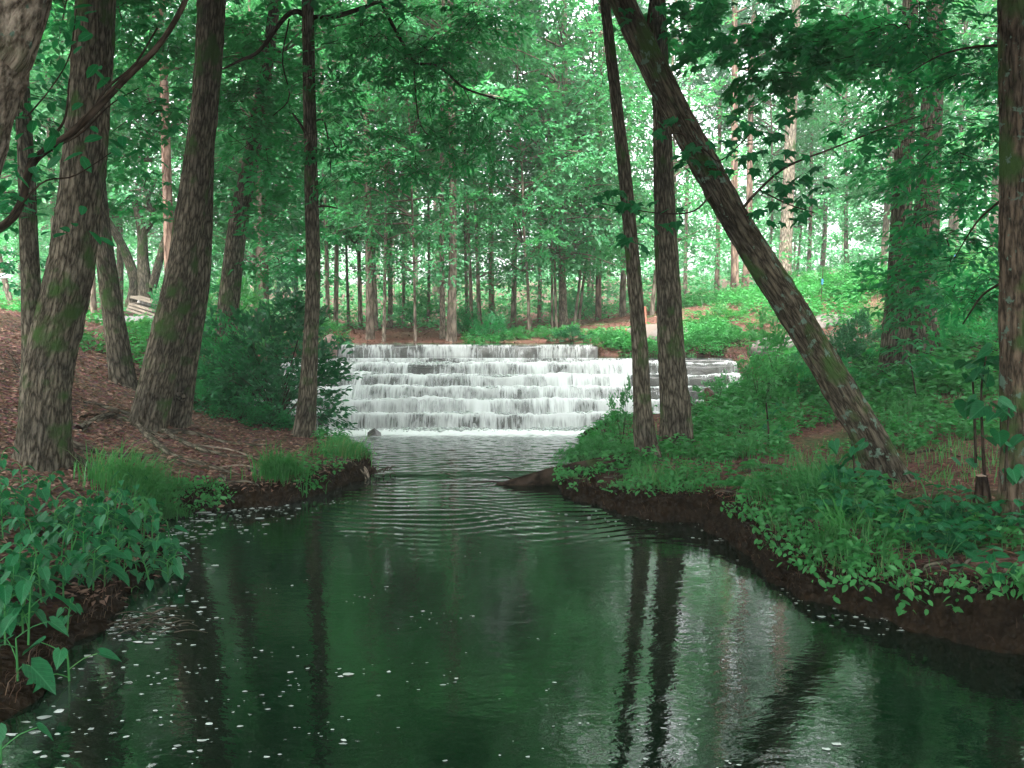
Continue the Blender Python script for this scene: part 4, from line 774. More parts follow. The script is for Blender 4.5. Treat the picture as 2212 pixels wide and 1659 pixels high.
# big maple leaves of the leaning tree: each leaf its own part
def leaf_mesh(tmpl, mat, name='leaf'):
    v, f = tmpl; return mesh_np(name, v, f, mat)
ME_MAPLE, ME_HEART, ME_OVAL, ME_LANCE = leaf_mesh(MAPLE, M_VEINED), leaf_mesh(HEART, M_HEART), leaf_mesh(OVAL, M_VEINED), leaf_mesh(LANCE, M_VEINED)
from mathutils import Matrix
def put_leaf(me, parent, pos, d, n, L, W, name='leaf'):
    d = norm(np.asarray(d, float)); s = norm(np.cross(d, n)); n2 = np.cross(s, d); o = link(name, me, parent)
    pl = np.asarray(pos, float) - parent_loc(parent)
    M = Matrix(((s[0] * W, d[0] * L, n2[0] * L, pl[0]), (s[1] * W, d[1] * L, n2[1] * L, pl[1]), (s[2] * W, d[2] * L, n2[2] * L, pl[2]), (0, 0, 0, 1))); o.matrix_basis = M; return o
rl = np.random.default_rng(15)
def leaf_cluster(t, me, px, py, Y, rx, ry, cnt, L, wr, dp=.25):
    for _ in range(cnt):
        a = rl.uniform(0, 6.28); q = rl.random() ** .5; p = P(px + rx * q * math.cos(a), py + ry * q * math.sin(a), Y + rl.normal(0, dp))
        az = rl.uniform(0, 6.28); ll = L * rl.uniform(.7, 1.2)
        put_leaf(me, t, p, (math.cos(az), math.sin(az), rl.uniform(-.9, -.1)), (rl.normal(0, .35), rl.normal(-.25, .35), 1), ll, ll * wr)
for (px, py, rx, ry, c) in [(1560, 340, 100, 40, 34), (1640, 270, 90, 35, 24), (1700, 360, 70, 40, 16), (1330, 440, 60, 35, 15), (1420, 465, 60, 30, 12), (1370, 520, 40, 25, 6), (1690, 450, 80, 45, 22), (1740, 420, 60, 40, 12), (1450, 270, 40, 30, 8), (1560, 60, 120, 55, 34), (1680, 90, 90, 60, 26), (1480, 10, 70, 25, 10), (1340, 35, 30, 20, 4), (1850, 310, 90, 40, 16)]:
    leaf_cluster(q3, ME_MAPLE, px, py, 7.1, rx, ry, c, .115, .95)
# oval leaves on the twigs of the nearest left branch
for (px, py, rx, ry, c) in [(90, 230, 60, 60, 9), (160, 110, 70, 60, 10), (70, 330, 60, 50, 8), (180, 300, 90, 50, 9), (30, 400, 40, 50, 7), (165, 480, 70, 50, 7), (215, 190, 50, 60, 6), (260, 310, 60, 50, 5), (190, 60, 40, 60, 6)]:
    leaf_cluster(t0, ME_OVAL, px, py, 3.8, rx, ry, c, .085, .5, .15)
for (px, py, rx, ry, c) in [(370, 180, 40, 130, 18), (300, 120, 50, 70, 12), (345, 380, 50, 40, 7)]:
    leaf_cluster(t3, ME_MAPLE, px, py, 6.5, rx, ry, c, .075, .9, .3)

# unseen trees added around the camera so their enlarged crowns shade the near creek
for (x, y, h, lab) in [(-4.6, 1.2, 6.2, 'unseen shade tree on the left bank beside the camera'), (4.4, 1.6, 6.0, 'unseen shade tree on the right bank beside the camera'), (-3.9, -3.5, 6.5, 'unseen shade tree on the left bank behind the camera'), (4.6, -3.0, 6.5, 'unseen shade tree on the right bank behind the camera'), (-8.5, 4.5, 7.0, 'unseen shade tree up the left slope outside the view'), (8.2, 5.5, 7.0, 'unseen shade tree up the right slope outside the view'), (-7.8, -1.5, 7, 'unseen shade tree high on the left slope behind the camera'), (8.8, 0, 7, 'unseen shade tree high on the right slope beside the camera')]:
    z = h1(x, y); t = thing('shade_tree', (x, y, z), lab, 'tree', 'added shade trees around the camera'); pa, ra = smoothpath([(x, y, z - .2), (x * .98, y + .1, z + h * .5), (x * .95, y, z + h + 2.5)], [.2, .16, .05], 16); V, F, A = tube(pa, ra, 12, .08, 3, (.3, .5, 4)); part('trunk', V, F, M_BARK, t, True, {'bark': ('FLOAT_VECTOR', A)}); crown_copy('near', t, (-x * .3, 0, h - .2), x, 1.3)

# roots over the slope
def root(t, pp, w):
    pts = []
    for (x, y) in pp:
        p = ground_hit(x, y, 5, 16); pts.append(p + np.array([0, 0, .012]))
    pa, ra = smoothpath(pts, np.linspace(w, w * .3, len(pp)), 24); V, F, A = tube(pa, ra, 7, .2, int(pp[0][0])); part('root', V, F, M_BARK, t, True, {'bark': ('FLOAT_VECTOR', A)})
for pp in ([(150, 960), (230, 985), (330, 990), (420, 1010)], [(170, 930), (240, 900), (300, 925), (360, 950)], [(150, 985), (220, 1020), (300, 1035)]): root(t1, pp, .05)
for pp in ([(350, 930), (400, 960), (480, 985), (560, 990)], [(300, 925), (370, 985), (440, 1005), (520, 1030)], [(345, 935), (420, 940), (500, 960), (600, 965)], [(280, 900), (220, 880), (180, 870)]): root(t3, pp, .045)
for pp in ([(265, 835), (330, 860), (380, 880)],): root(t2, pp, .025)

def bank_root(t, x0, y0, seed):
    r = np.random.default_rng(seed); pts = []; d = -np.sign(x0)
    for k, f in enumerate(np.linspace(0, 1, 5)):
        x = x0 + d * f * .45 + r.normal(0, .04); y = y0 - f * .12 + r.normal(0, .06); pts.append((x, y, max(h1(x, y) + .012, -.03)))
    pa, ra = smoothpath(pts, np.linspace(.018, .006, 5) * r.uniform(.7, 1.5), 18); V, F, A = tube(pa, ra, 6, .2, seed); part('root', V, F, M_BARK, t, True, {'bark': ('FLOAT_VECTOR', A)})
for k, (x, y) in enumerate([(1.35, 8.6), (1.5, 8.3), (1.25, 8.9), (1.7, 8.1)]): bank_root(q1, x, y, 100 + k)
for k, (x, y) in enumerate([(2.1, 7.2), (2.3, 6.8), (2.5, 6.3), (2.45, 5.9), (2.6, 5.5), (2.75, 5.1)]): bank_root(q3, x, y, 120 + k)
for k, (x, y) in enumerate([(2.9, 4.9), (2.95, 4.6), (3.0, 4.3)]): bank_root(q5, x, y, 140 + k)
for k, (x, y) in enumerate([(-2.6, 8.5), (-2.9, 8.1), (-2.3, 9.0), (-2.0, 9.3)]): bank_root(t5, x, y, 160 + k)
for k, (pp, w, lab) in enumerate([([(170, 905), (215, 898), (262, 912)], .014, 'dark fallen stick on the leaf litter right of the thickest trunk'), ([(430, 965), (500, 975), (560, 995)], .012, 'fallen stick on the litter below the touching pair'), ([(15, 760), (40, 800), (48, 840)], .014, 'fallen stick on the upper slope at the left edge'), ([(470, 1015), (520, 1008), (575, 1018)], .01, 'thin fallen twig near the cut edge of the left bank'), ([(1960, 985), (2020, 975), (2075, 990)], .012, 'fallen stick on the pine straw right of the leaning trunk')]):
    pts = [ground_hit(a, b, 5, 16) + np.array([0, 0, .015]) for a, b in pp]; t = thing('fallen_stick', pts[0], lab, 'stick'); pa, ra = smoothpath(pts, [w, w * .9, w * .4], 14); V, F, A = tube(pa, ra, 6, .15, k); part('stick', V, F, M_TWIG if k % 2 == 0 else M_DEADWOOD, t, True, {'bark': ('FLOAT_VECTOR', A)}); mid = pa[8]; tubes_mesh('twig', [smoothpath([mid, mid + [.06, .03, .04], mid + [.14, .05, .03]], [w * .5, w * .4, w * .2], 6)], M_TWIG, t, 5)

# ------------------------------------------------------------------ shrubs
def shrub_mesh(seed, n, L, wr, tmpl, mat, rz=.75, scale=.42):
    r = np.random.default_rng(seed); q = norm(r.normal(0, 1, (n, 3))) * r.random((n, 1)) ** .3; q[:, 2] = np.abs(q[:, 2]); lump = 1 + .22 * np.sin(q[:, 0] * 5 + seed) * np.cos(q[:, 1] * 6)
    Cn = q * lump[:, None] * np.array([.85, .85, rz]); V, F, TV, TF = spray_leaves(Cn, q + np.array([0, 0, .15]) + r.normal(0, .35, (n, 3)), r.uniform(.6, 1.2, n) * scale, L, wr, tmpl, r)
    acc = Acc()
    for k in range(14):
        i = r.integers(0, n); pa, ra = smoothpath([(r.normal(0, .05), r.normal(0, .05), -.08), Cn[i] * .45 + [0, 0, .1], Cn[i]], [.014, .01, .004], 7); v, f, a = tube(pa, ra, 5); acc.add(v, f, a)
    sv, sf = acc.get(); return mesh_np('foliage', V, F, mat), mesh_np('twigs', TV, TF, M_TWIG), mesh_np('stem', sv, sf, M_TWIG, True, {'bark': ('FLOAT_VECTOR', acc.attr())})
SH = {'dark': shrub_mesh(1, 130, .095, .5, OVAL, M_LEAF_DARK), 'darktall': shrub_mesh(6, 210, .10, .5, OVAL, M_LEAF_DARK, 1.75, .42), 'mid': shrub_mesh(2, 120, .10, .5, RHOMB, M_LEAF_MID), 'pale': shrub_mesh(3, 120, .10, .48, RHOMB, M_HERB, .7), 'loose': shrub_mesh(4, 46, .12, .5, OVAL, M_HERB, .95, .5), 'fine': shrub_mesh(5, 150, .07, .36, LANCE, M_HERB, .6, .38)}
def shrub(kind, x, y, s, label, sz=None, name='shrub', group=None, rz=None):
    z = h1(x, y); t = thing(name, (x, y, z), label, 'shrub', group, rb.uniform(0, 6.28) if rz is None else rz)
    for nm, me in zip(('foliage', 'twigs', 'stem'), SH[kind]):
        o = link(nm, me, t); o.scale = (s, s, s if sz is None else sz); o['kind'] = 'stuff' if nm != 'stem' else 'thing'
    return t
def at_px(px, py, y0=6, y1=40): p = ground_hit(px, py, y0, y1); return p[0], p[1]
p = P(600, 900, 12.3); shrub('darktall', p[0], p[1], 1.0, 'large dark evergreen shrub between the dark trunk and the slim trunk', 1.05, 'evergreen_shrub')
p = P(545, 850, 12.9); shrub('dark', p[0], p[1], .75, 'dark shrub against the foot of the shrub-ringed trunk', 1.3, 'evergreen_shrub')
p = P(655, 860, 12.6); shrub('dark', p[0], p[1], .42, 'small dark shrub close behind the slim flared trunk', .7, 'evergreen_shrub')
p = P(470, 800, 13.1); shrub('mid', p[0], p[1], .62, 'bright leafy shrub in front of the dark trunk by the slope', 1.15)
p = P(430, 860, 12.2); shrub('mid', p[0], p[1], .4, 'low leafy shrub right of the touching pair of trunks', .5)
p = P(520, 905, 11.8); shrub('mid', p[0], p[1], .38, 'low green shrub at the foot of the large dark shrub', .4)
p = P(580, 928, 11.6); shrub('mid', p[0], p[1], .33, 'small green shrub on the bank left of the slim flared trunk', .3)
p = P(315, 735, 15.5); shrub('pale', p[0], p[1], .6, 'pale green low shrub below the pale slabs', .22)
p = P(500, 640, 17.5); shrub('pale', p[0], p[1], .9, 'pale bush seen behind the dark shrub, left of the falls', 1.2)
p = P(385, 665, 20.5); shrub('mid', p[0], p[1], .6, 'bush overhanging the pale slabs beside the touching trunks', 1.1)
for (px, py, Y, k, s, sz, lab) in [(740, 738, 18.6, 'mid', .62, .42, 'round green bush at the left end of the upper weir'), (1237, 735, 19.4, 'dark', .52, .3, 'low dark clipped-looking bush at the far end of the weir'), (1308, 745, 17.9, 'pale', .42, .36, 'pale bush against the right end of the upper weir'),
        (1060, 735, 20.6, 'mid', .5, .62, 'upright green bush on the bank behind the middle of the weir'), (1120, 737, 20.4, 'pale', .5, .3, 'low pale weeds behind the weir right of the upright bush'), (1180, 735, 20.4, 'pale', .45, .28, 'low weeds just left of the dark clipped-looking bush'), (1005, 700, 24, 'mid', .5, .7, 'bush beside the broad flared trunk, behind it'),
        (700, 735, 19.2, 'pale', .5, .5, 'pale bush behind the pinkish boulder'), (1520, 755, 16.9, 'pale', .62, .45, 'bushy weeds above the dam right of the granite dome'), (1600, 762, 16.4, 'pale', .7, .42, 'bushy weeds above the dam end, nearest the leaning trunk'), (1440, 765, 16.9, 'fine', .45, .3, 'low weeds on the dam crest behind the thicker slim trunk'),
        (1380, 765, 16.8, 'fine', .35, .22, 'low weeds on the dam crest behind the thin trunk'), (1555, 700, 19.5, 'pale', .8, .5, 'tall weeds on the slope behind the leaning trunk'), (1250, 690, 30, 'mid', .9, 1.0, 'dim bush under the slanting stems'), (900, 690, 33, 'mid', 1.2, 1.2, 'dim bush deep in the wood left of the broad trunk')]:
    p = P(px, py, Y); shrub(k, p[0], p[1], s, lab, sz)
# shrubs and tall weeds on the right slope and at the falls' right end
for (px, py, Y, k, s, sz, lab) in [(1345, 925, 10.9, 'loose', .3, .62, 'upright leafy sapling shrub before the falls, left of the thin trunk'), (1290, 985, 9.9, 'pale', .36, .24, 'broad-leaved plants crowning the fallen log'), (1240, 985, 10.1, 'pale', .26, .18, 'leafy plants at the water just behind the log tip'), (1350, 1000, 9.5, 'fine', .28, .22, 'fine-leaved plants between the log and the thin trunk'),
        (1545, 905, 12.0, 'loose', .45, .42, 'loose tall shrub hiding the thin end of the falls'), (1640, 890, 12.0, 'loose', .45, .6, 'tall leggy shrub left of the leaning trunk'), (1680, 850, 12.6, 'loose', .6, .85, 'leafy shrub touching the leaning trunk behind it'), (1500, 915, 11.4, 'fine', .34, .2, 'low weeds right of the thicker slim trunk foot'),
        (1600, 930, 10.6, 'fine', .5, .28, 'fine weeds in the clearing left of the leaning trunk'), (1820, 800, 13.2, 'dark', .55, .62, 'dark shrub right of the leaning trunk on the slope'), (1860, 720, 14.6, 'dark', .4, .55, 'small dark shrub before the granite ledge'), (1780, 850, 12.4, 'mid', .6, .55, 'green shrub right behind the leaning trunk at mid height'),
        (1990, 850, 11.8, 'mid', .5, .32, 'leafy weeds at the foot of the leaf-hung pair'), (2080, 700, 14.5, 'mid', .9, .9, 'shrub on the slope right of the leaf-hung pair'), (2150, 760, 12.5, 'mid', .8, .7, 'shrub near the lichened edge trunk on the slope'), (2060, 600, 19, 'pale', 1.1, .9, 'pale shrub high on the right slope'), (1850, 640, 20, 'pale', 1.0, .6, 'pale weeds at the top of the slope left of the leaf-hung pair'),
        (1700, 700, 17.8, 'fine', .7, .35, 'fine weeds on the slope crossing behind the leaning trunk'), (2130, 640, 17, 'pale', 1.0, .9, 'pale shrub on the slope close to the edge trunk'), (1760, 640, 24, 'pale', 1.0, .6, 'far weeds below the thick pale pine')]:
    p = P(px, py, Y); shrub(k, p[0], p[1], s, lab, sz)

# ------------------------------------------------------------------ ground cover, grass, litter (uncountable)
def scatter(n, x0, x1, y0, y1, seed, fn=None):
    r = np.random.default_rng(seed); x = r.uniform(x0, x1, n); y = r.uniform(y0, y1, n); k = shore_d(x, y) > .04
    if fn is not None: k &= fn(x, y, r)
    x, y = x[k], y[k]; return x, y, hgt(x, y), r
def herbs():
    acc = Acc(); tac = Acc()
    def patch(n, x0, x1, y0, y1, seed, hmax, L, dens):
        x, y, z, r = scatter(n, x0, x1, y0, y1, seed, dens); m = len(x); lv = 9
        h = hmax * r.uniform(.3, 1, m); tt = np.tile(np.linspace(.25, 1, lv), (m, 1)); az = r.uniform(0, 6.28, (m, lv)); lean = r.normal(0, .18, (m, 2))
        px = x[:, None] + lean[:, :1] * tt * h[:, None]; py = y[:, None] + lean[:, 1:] * tt * h[:, None]; pz = z[:, None] + tt * h[:, None]
        D = np.stack([np.cos(az), np.sin(az), r.uniform(-.5, .45, az.shape)], -1); ll = L * r.uniform(.6, 1.25, az.shape)
        V, F = leaves(np.stack([px, py, pz], -1).reshape(-1, 3), D.reshape(-1, 3), r.normal(0, .35, (m * lv, 3)) + [0, 0, 1], ll.ravel(), ll.ravel() * .5, RHOMB); acc.add(V, F)
        a = np.stack([x, y, z], -1); b = np.stack([px[:, -1], py[:, -1], pz[:, -1]], -1); w = .003
        Vt = np.stack([a + [w, 0, 0], a + [-w, w, 0], a + [-w, -w, 0], b], 1).reshape(-1, 3); tac.add(Vt, (np.array([[0, 1, 3], [1, 2, 3], [2, 0, 3]])[None] + (np.arange(m) * 4)[:, None, None]).reshape(-1, 3))
    nzf = lambda x, y: np.sin(x * 1.3 + .7) * np.cos(y * 1.1 - .4) + .6 * np.sin(2.9 * x - 1.7 * y)
    patch(5200, 4.2, 15, 14.5, 27, 1, .42, .11, lambda x, y, r: (nzf(x, y) > -.9) & (x > 4 + .2 * (27 - y)) & ~((np.abs(y - 22.2) < 1.3) & (x < 5.6)))
    patch(1300, 2.0, 4.6, 16.8, 19.5, 2, .28, .09, None)
    patch(2300, 2.4, 7.6, 10.8, 15, 3, .36, .11, lambda x, y, r: nzf(x, y) > -.6)
    patch(1700, .9, 6.5, 8.6, 12.6, 4, .2, .085, lambda x, y, r: nzf(x * 1.6, y * 1.5) > -.35)
    patch(700, 1.4, 4.6, 4.6, 8.6, 5, .22, .08, lambda x, y, r: (shore_d(x, y) < 1.0) & (nzf(x * 2, y * 2) > -.5))
    patch(900, -6.8, -3.2, 12.6, 17.5, 6, .32, .10, lambda x, y, r: nzf(x, y) > -.7)
    patch(700, -12, -6, 15, 26, 7, .3, .12, lambda x, y, r: (nzf(x, y) > -.2) & ~((np.abs(x / y * FPX + CXP - 305) < 55) & (y > 16.5)))
    patch(260, -3.3, -1.7, 8.5, 12.2, 8, .16, .07, lambda x, y, r: shore_d(x, y) < .55)
    patch(500, 5, 12, 5, 14, 9, .4, .12, lambda x, y, r: nzf(x, y) > .1)
    patch(420, -1.2, 2.2, 19.6, 21.8, 10, .22, .09, lambda x, y, r: nzf(x * 1.7, y) > .35)
    # plants hanging down the cut banks
    r = np.random.default_rng(61); n = 30000; x = r.uniform(-3.6, 4.4, n); y = r.uniform(3.3, 10.4, n); d = shore_d(x, y); k = (d > -.12) & (d < .3) & (np.sin(x * 3.3 + 1.1 * y) * np.sin(2.7 * y - x) + .5 * np.sin(7 * y + 3 * x) > r.uniform(-.5, 1.0, n)) & ((x > .4) | (y > 6.2)); x, y = x[k], y[k]; z = hgt(x, y); k = z > .03; x, y, z = x[k][:750], y[k][:750], z[k][:750]; m = len(x); lv = 6
    outx = -np.sign(x)[:, None] * r.uniform(.0, .05, (m, lv)); az = r.uniform(0, 6.28, (m, lv)); pos = np.stack([x[:, None] + outx + r.normal(0, .03, (m, lv)), y[:, None] - r.uniform(-.02, .05, (m, lv)), np.maximum(z[:, None] + r.uniform(-.01, .1, (m, lv)), .02)], -1)
    ll = r.uniform(.025, .07, m * lv); V, F = leaves(pos.reshape(-1, 3), np.stack([np.cos(az), np.sin(az) - .5, r.uniform(-1.0, .1, az.shape)], -1).reshape(-1, 3), r.normal(0, .4, (m * lv, 3)) + [0, -.3, 1], ll, ll * .55, OVAL); acc.add(V, F)
    V, F = acc.get(); o = link('ground_cover', mesh_np('ground_cover', V, F, M_HERB)); tag(o, 'low leafy weeds covering the slopes and banks', 'weeds', kind='stuff')
    V, F = tac.get(); q = link('stems', mesh_np('stems', V, F, M_HERB), o); tag(q, kind='stuff')
herbs()
def blades(x, y, z, r, L, w, spread=.5, out=None):
    """curved grass blades, three segments"""
    m = len(x); az = r.uniform(0, 6.28, m); d = np.stack([np.cos(az), np.sin(az)], -1) * (spread * r.uniform(.3, 1.2, m))[:, None]
    if out is not None: d = d * .6 + out
    ll = L * r.uniform(.5, 1.2, m) * np.clip(.72 + .5 * np.sin(x * 3.1 + 1.7 * y) * np.sin(2.3 * y - x) + .3 * np.sin(9 * x + 4 * y) * np.sin(11 * y - 3 * x), .25, 1.5); s = np.stack([-np.sin(az), np.cos(az), 0 * az], -1) * w
    rows = []
    for t, ww in ((0, 1), (.4, .9), (.75, .6), (1.0, .05)):
        c = np.stack([x + d[:, 0] * ll * t * t * 1.1, y + d[:, 1] * ll * t * t * 1.1, z - .01 + ll * (t - .45 * t ** 3 * np.clip(np.hypot(d[:, 0], d[:, 1]), 0, 1.3))], -1); rows += [c - s * ww, c + s * ww]
    V = np.stack(rows, 1).reshape(-1, 3); f = np.array([[0, 1, 3, 2], [2, 3, 5, 4], [4, 5, 7, 6]]); F = (f[None] + (np.arange(m) * 8)[:, None, None]).reshape(-1, 4); return V, F
def grass():
    acc = Acc()
    nzf = lambda x, y: np.sin(x * 1.9 + .7) * np.cos(y * 1.6 - .4) + .6 * np.sin(3.9 * x - 2.7 * y)
    x, y, z, r = scatter(9500, 1.0, 6.4, 4.8, 12.5, 11, lambda x, y, r: nzf(x, y) > r.uniform(-1.1, .5, len(x))); acc.add(*blades(x, y, z, r, .15, .0032))
    x, y, z, r = scatter(9000, 1.2, 4.2, 4.8, 10.5, 12, lambda x, y, r: (shore_d(x, y) < .75) & (nzf(x * 1.4, y * 1.2) > -.25)); acc.add(*blades(x, y, z, r, .26, .0042, .75))
    x, y, z, r = scatter(1100, -4.6, -1.6, 5.2, 11.6, 13, lambda x, y, r: (shore_d(x, y) < .5) & (nzf(x * 1.9, y * 1.9) > .35)); acc.add(*blades(x, y, z, r, .24, .0038, .95))
    x, y, z, r = scatter(2500, 5, 13, 13, 26, 14, lambda x, y, r: nzf(x, y) > 0); acc.add(*blades(x, y, z, r, .4, .006, .6))
    V, F = acc.get(); o = link('grass', mesh_np('grass', V, F, M_GRASS)); tag(o, 'thin green grass along both banks', 'grass', kind='stuff')
grass()
def tuft(label, px, py, y0, n, rad, L, out, seed, w=.0038, drop=0):
    p = ground_hit(px, py, 4, 16) if not drop else np.array([*G(px, py, drop)]); r = np.random.default_rng(seed); q = r.normal(0, rad, (n, 2)); x = p[0] + q[:, 0]; y = p[1] + q[:, 1] * .8; z = np.maximum(hgt(x, y), .03)
    t = thing('grass_tuft', (p[0], p[1], float(z.mean())), label, 'grass tuft', 'grass tufts on the banks'); V, F = blades(x, y, z, r, L, w, .8, np.array(out)); o = part('blades', V, F, M_GRASS, t); o['kind'] = 'stuff'
tuft('tall grass tuft hanging over the bank below the slim flared trunk', 605, 1030, 0, 650, .12, .46, (.3, -.75), 1)
tuft('thick grass tuft above the waterside plants on the near left bank', 300, 1055, 0, 800, .17, .4, (.45, -.5), 2)
tuft('smaller grass tuft right of the thick one, close to the water', 345, 1090, 0, 500, .12, .26, (.4, -.4), 3)
tuft('grass tuft at the tip of the left bank', 735, 985, 0, 500, .15, .26, (.3, -.3), 4)
tuft('pale dry grass tuft on the cut edge of the left bank', 455, 1050, 0, 160, .06, .22, (.2, -.6), 5)
tuft('upright coarse grass blades before the thickest trunk', 215, 1040, 0, 60, .08, .4, (0, 0), 6, .006)
tuft('long grass spilling down the right bank below the leaning trunk', 1740, 1085, 0, 800, .2, .34, (-.3, -.4), 7)
tuft('grass tuft left of the foot of the leaning trunk', 1790, 1040, 0, 700, .2, .32, (-.2, -.3), 8)
tuft('strappy grass hanging over the water near the bare twigs', 1800, 1185, 0, 90, .07, .4, (-.45, -.6), 9, .006)
tuft('grass tuft in the clearing right of the thicker slim trunk', 1560, 985, 0, 600, .2, .24, (0, -.1), 10)
tuft('grass clump beyond the leaning trunk near the edge tree', 1990, 900, 0, 700, .28, .26, (0, -.1), 12)
def litter():
    acc = Acc()
    def lay(x, y, z, r, L, wr, tm, up=.012, tilt=.35):
        m = len(x); az = r.uniform(0, 6.28, m); ll = L * r.uniform(.6, 1.3, m); V, F = leaves(np.stack([x, y, z + up], -1), np.stack([np.cos(az), np.sin(az), r.normal(0, .25, m)], -1), r.normal(0, tilt, (m, 3)) + [0, 0, 1], ll, ll * wr * r.uniform(.6, 1.1, m), tm); acc.add(V, F)
    x, y, z, r = scatter(17000, -7.5, -1.8, 4.8, 13.5, 21, lambda x, y, r: r.random(len(x)) < np.clip((14 - y) / 5, .2, 1)); lay(x, y, z, r, .062, .5, RHOMB)
    x, y, z, r = scatter(3500, -12, -5, 12, 22, 22); lay(x, y, z, r, .09, .5, RHOMB)
    x, y, z, r = scatter(1600, 1.2, 6, 4.6, 12, 23); lay(x, y, z, r, .055, .5, RHOMB)
    x, y, z, r = scatter(2200, -5, 7, 19.3, 30, 24); lay(x, y, z, r, .10, .4, RHOMB)
    V, F = acc.get(); o = link('fallen_leaves', mesh_np('fallen_leaves', V, F, M_LITTER)); tag(o, 'brown fallen leaves strewn over the banks', 'fallen leaves', kind='stuff')
    # pine straw on the right bank and behind the lake; rootlets hanging from the cut banks
    x, y, z, r = scatter(9000, 1.5, 7, 4.6, 12, 25); m = len(x); az = r.uniform(0, 6.28, m)
    tv = np.array([[-.5, 0, 0], [.5, 0, 0], [0, 1, 0]]); V, F = leaves(np.stack([x, y, z + .012], -1), np.stack([np.cos(az), np.sin(az), r.normal(0, .12, m)], -1), r.normal(0, .3, (m, 3)) + [0, 0, 1], r.uniform(.08, .18, m), .006, (tv, np.array([[0, 1, 2]])))
    o = link('pine_straw', mesh_np('pine_straw', V, F, M_STRAW)); tag(o, 'reddish pine straw on the right bank', 'pine straw', kind='stuff')
    r = np.random.default_rng(26); n = 44000; x = r.uniform(-4, 4.2, n); y = r.uniform(3.2, 10.5, n); d = shore_d(x, y); k = (d > -.22) & (d < .16); x, y = x[k], y[k]; z = hgt(x, y); k = z > .0; x, y, z = x[k], y[k], z[k]; m = len(x)
    V, F = blades(x, y, z + .02, r, .12, .0022, 1.2, np.stack([-np.sign(x) * .7, -.5 + 0 * x], -1)); V[:, 2] -= 0
    o = link('rootlets', mesh_np('rootlets', V, F, M_ROOTLET)); tag(o, 'tangled rootlets and dead stalks along the cut banks', 'rootlets', kind='stuff')
litter()

# ------------------------------------------------------------------ foam flecks
def flecks():
    r = np.random.default_rng(31); n = 380
    nc = 58; cx0 = np.where(r.random(nc) < .62, r.uniform(120, 1000, nc), r.uniform(300, 1900, nc)); cy0 = 1075 + (r.random(nc) ** 1.1) * 600; pick = r.integers(0, nc, n); f = (cy0[pick] - 1000) / 400
    t_ = r.normal(0, 1, n); px = cx0[pick] + t_ * 55 * f + r.normal(0, 8, n); py = cy0[pick] - t_ * 9 * f + r.normal(0, 7, n) * f
    X, Y = [], []
    for a, b in zip(px, py):
        g = G(a, b); X.append(g[0]); Y.append(g[1])
    n0 = int((shore_d(np.array(X), np.array(Y)) < -.02).sum())
    for (a, b, sx, sy, m) in [(430, 1128, 90, 16, 150), (560, 1100, 90, 7, 80), (370, 1160, 30, 20, 80), (300, 1340, 70, 28, 150), (390, 1190, 40, 30, 80), (150, 1480, 90, 60, 40), (110, 1600, 120, 40, 26), (1450, 1120, 150, 14, 90), (1790, 1270, 60, 20, 70), (1900, 1340, 70, 15, 50), (1640, 1165, 50, 12, 50)]:
        for _ in range(m):
            g = G(a + r.normal(0, sx), b + r.normal(0, sy)); X.append(g[0]); Y.append(g[1])
    X = np.array(X); Y = np.array(Y); k = shore_d(X, Y) < -.02; X, Y = X[k], Y[k]; m = len(X); R = np.exp(r.normal(-5.45, .45, m)) * np.where(np.arange(m) > n0, 1.7, 1.0); Z = wave(X, Y) + .004
    a = np.linspace(0, 2 * np.pi, 8, endpoint=False); rr = R[:, None] * (1 + .3 * r.normal(0, 1, (m, 8)).clip(-1, 1)); st = r.uniform(1, 2.0, (m, 1))
    V = np.stack([X[:, None] + np.cos(a) * rr * st, Y[:, None] + np.sin(a) * rr, np.repeat(Z[:, None], 8, 1)], -1); V = np.concatenate([V, np.stack([X, Y, Z + R * .25], -1)[:, None, :]], 1).reshape(-1, 3)
    f = np.array([[8, i, (i + 1) % 8] for i in range(8)]); F = (f[None] + (np.arange(m) * 9)[:, None, None]).reshape(-1, 3)
    o = link('foam_flecks', mesh_np('foam_flecks', V, F, M_FOAM)); tag(o, 'small white foam flecks drifting on the dark water', 'foam', kind='stuff')
flecks()

# ------------------------------------------------------------------ waterside plants with big heart-shaped leaves
rp = np.random.default_rng(51)
stem_cache = {}
def water_plant(x, y, hgt_m, nl, L, label, group=None, name='waterside_plant'):
    z = max(h1(x, y), -.02); t = thing(name, (x, y, z), label, 'plant', group); lean = rp.normal(0, .12, 2) + np.array([.1, -.05])
    pts = [(x, y, z - .05), (x + lean[0] * hgt_m * .5, y + lean[1] * hgt_m * .5, z + hgt_m * .55), (x + lean[0] * hgt_m, y + lean[1] * hgt_m, z + hgt_m)]
    lst = [smoothpath(pts, [.006, .005, .003], 8)]; az = rp.uniform(0, 6.28)
    for k in range(nl):
        f = .35 + .65 * k / max(nl - 1, 1); az += 2.4 + rp.normal(0, .3); base = lst[0][0][min(7, int(f * 7))]; pl = L * rp.uniform(.4, .9); e = base + np.array([math.cos(az) * pl, math.sin(az) * pl, pl * .45])
        lst.append(smoothpath([base, (base + e) / 2 + [0, 0, .015], e], [.0028, .0024, .002], 5))
        ll = L * rp.uniform(.6, 1.25) * (1.1 - .35 * f); put_leaf(ME_HEART, t, e, (math.cos(az), math.sin(az), rp.uniform(-1.0, -.15)), (math.cos(az) * .3 + rp.normal(0, .2), math.sin(az) * .3 + rp.normal(0, .2), 1), ll, ll * rp.uniform(.62, .8))
    tubes_mesh('stem', lst, M_HERB, t, 5)
WG = 'waterside plants on the near left bank'
WL = 'one of the heart-leaved plants crowding the near left bank above the water'
water_plant(*G(150, 1470, 0)[:2], .17, 4, .17, 'heart-leaved plant standing alone in the water, its lowest leaf touching it')
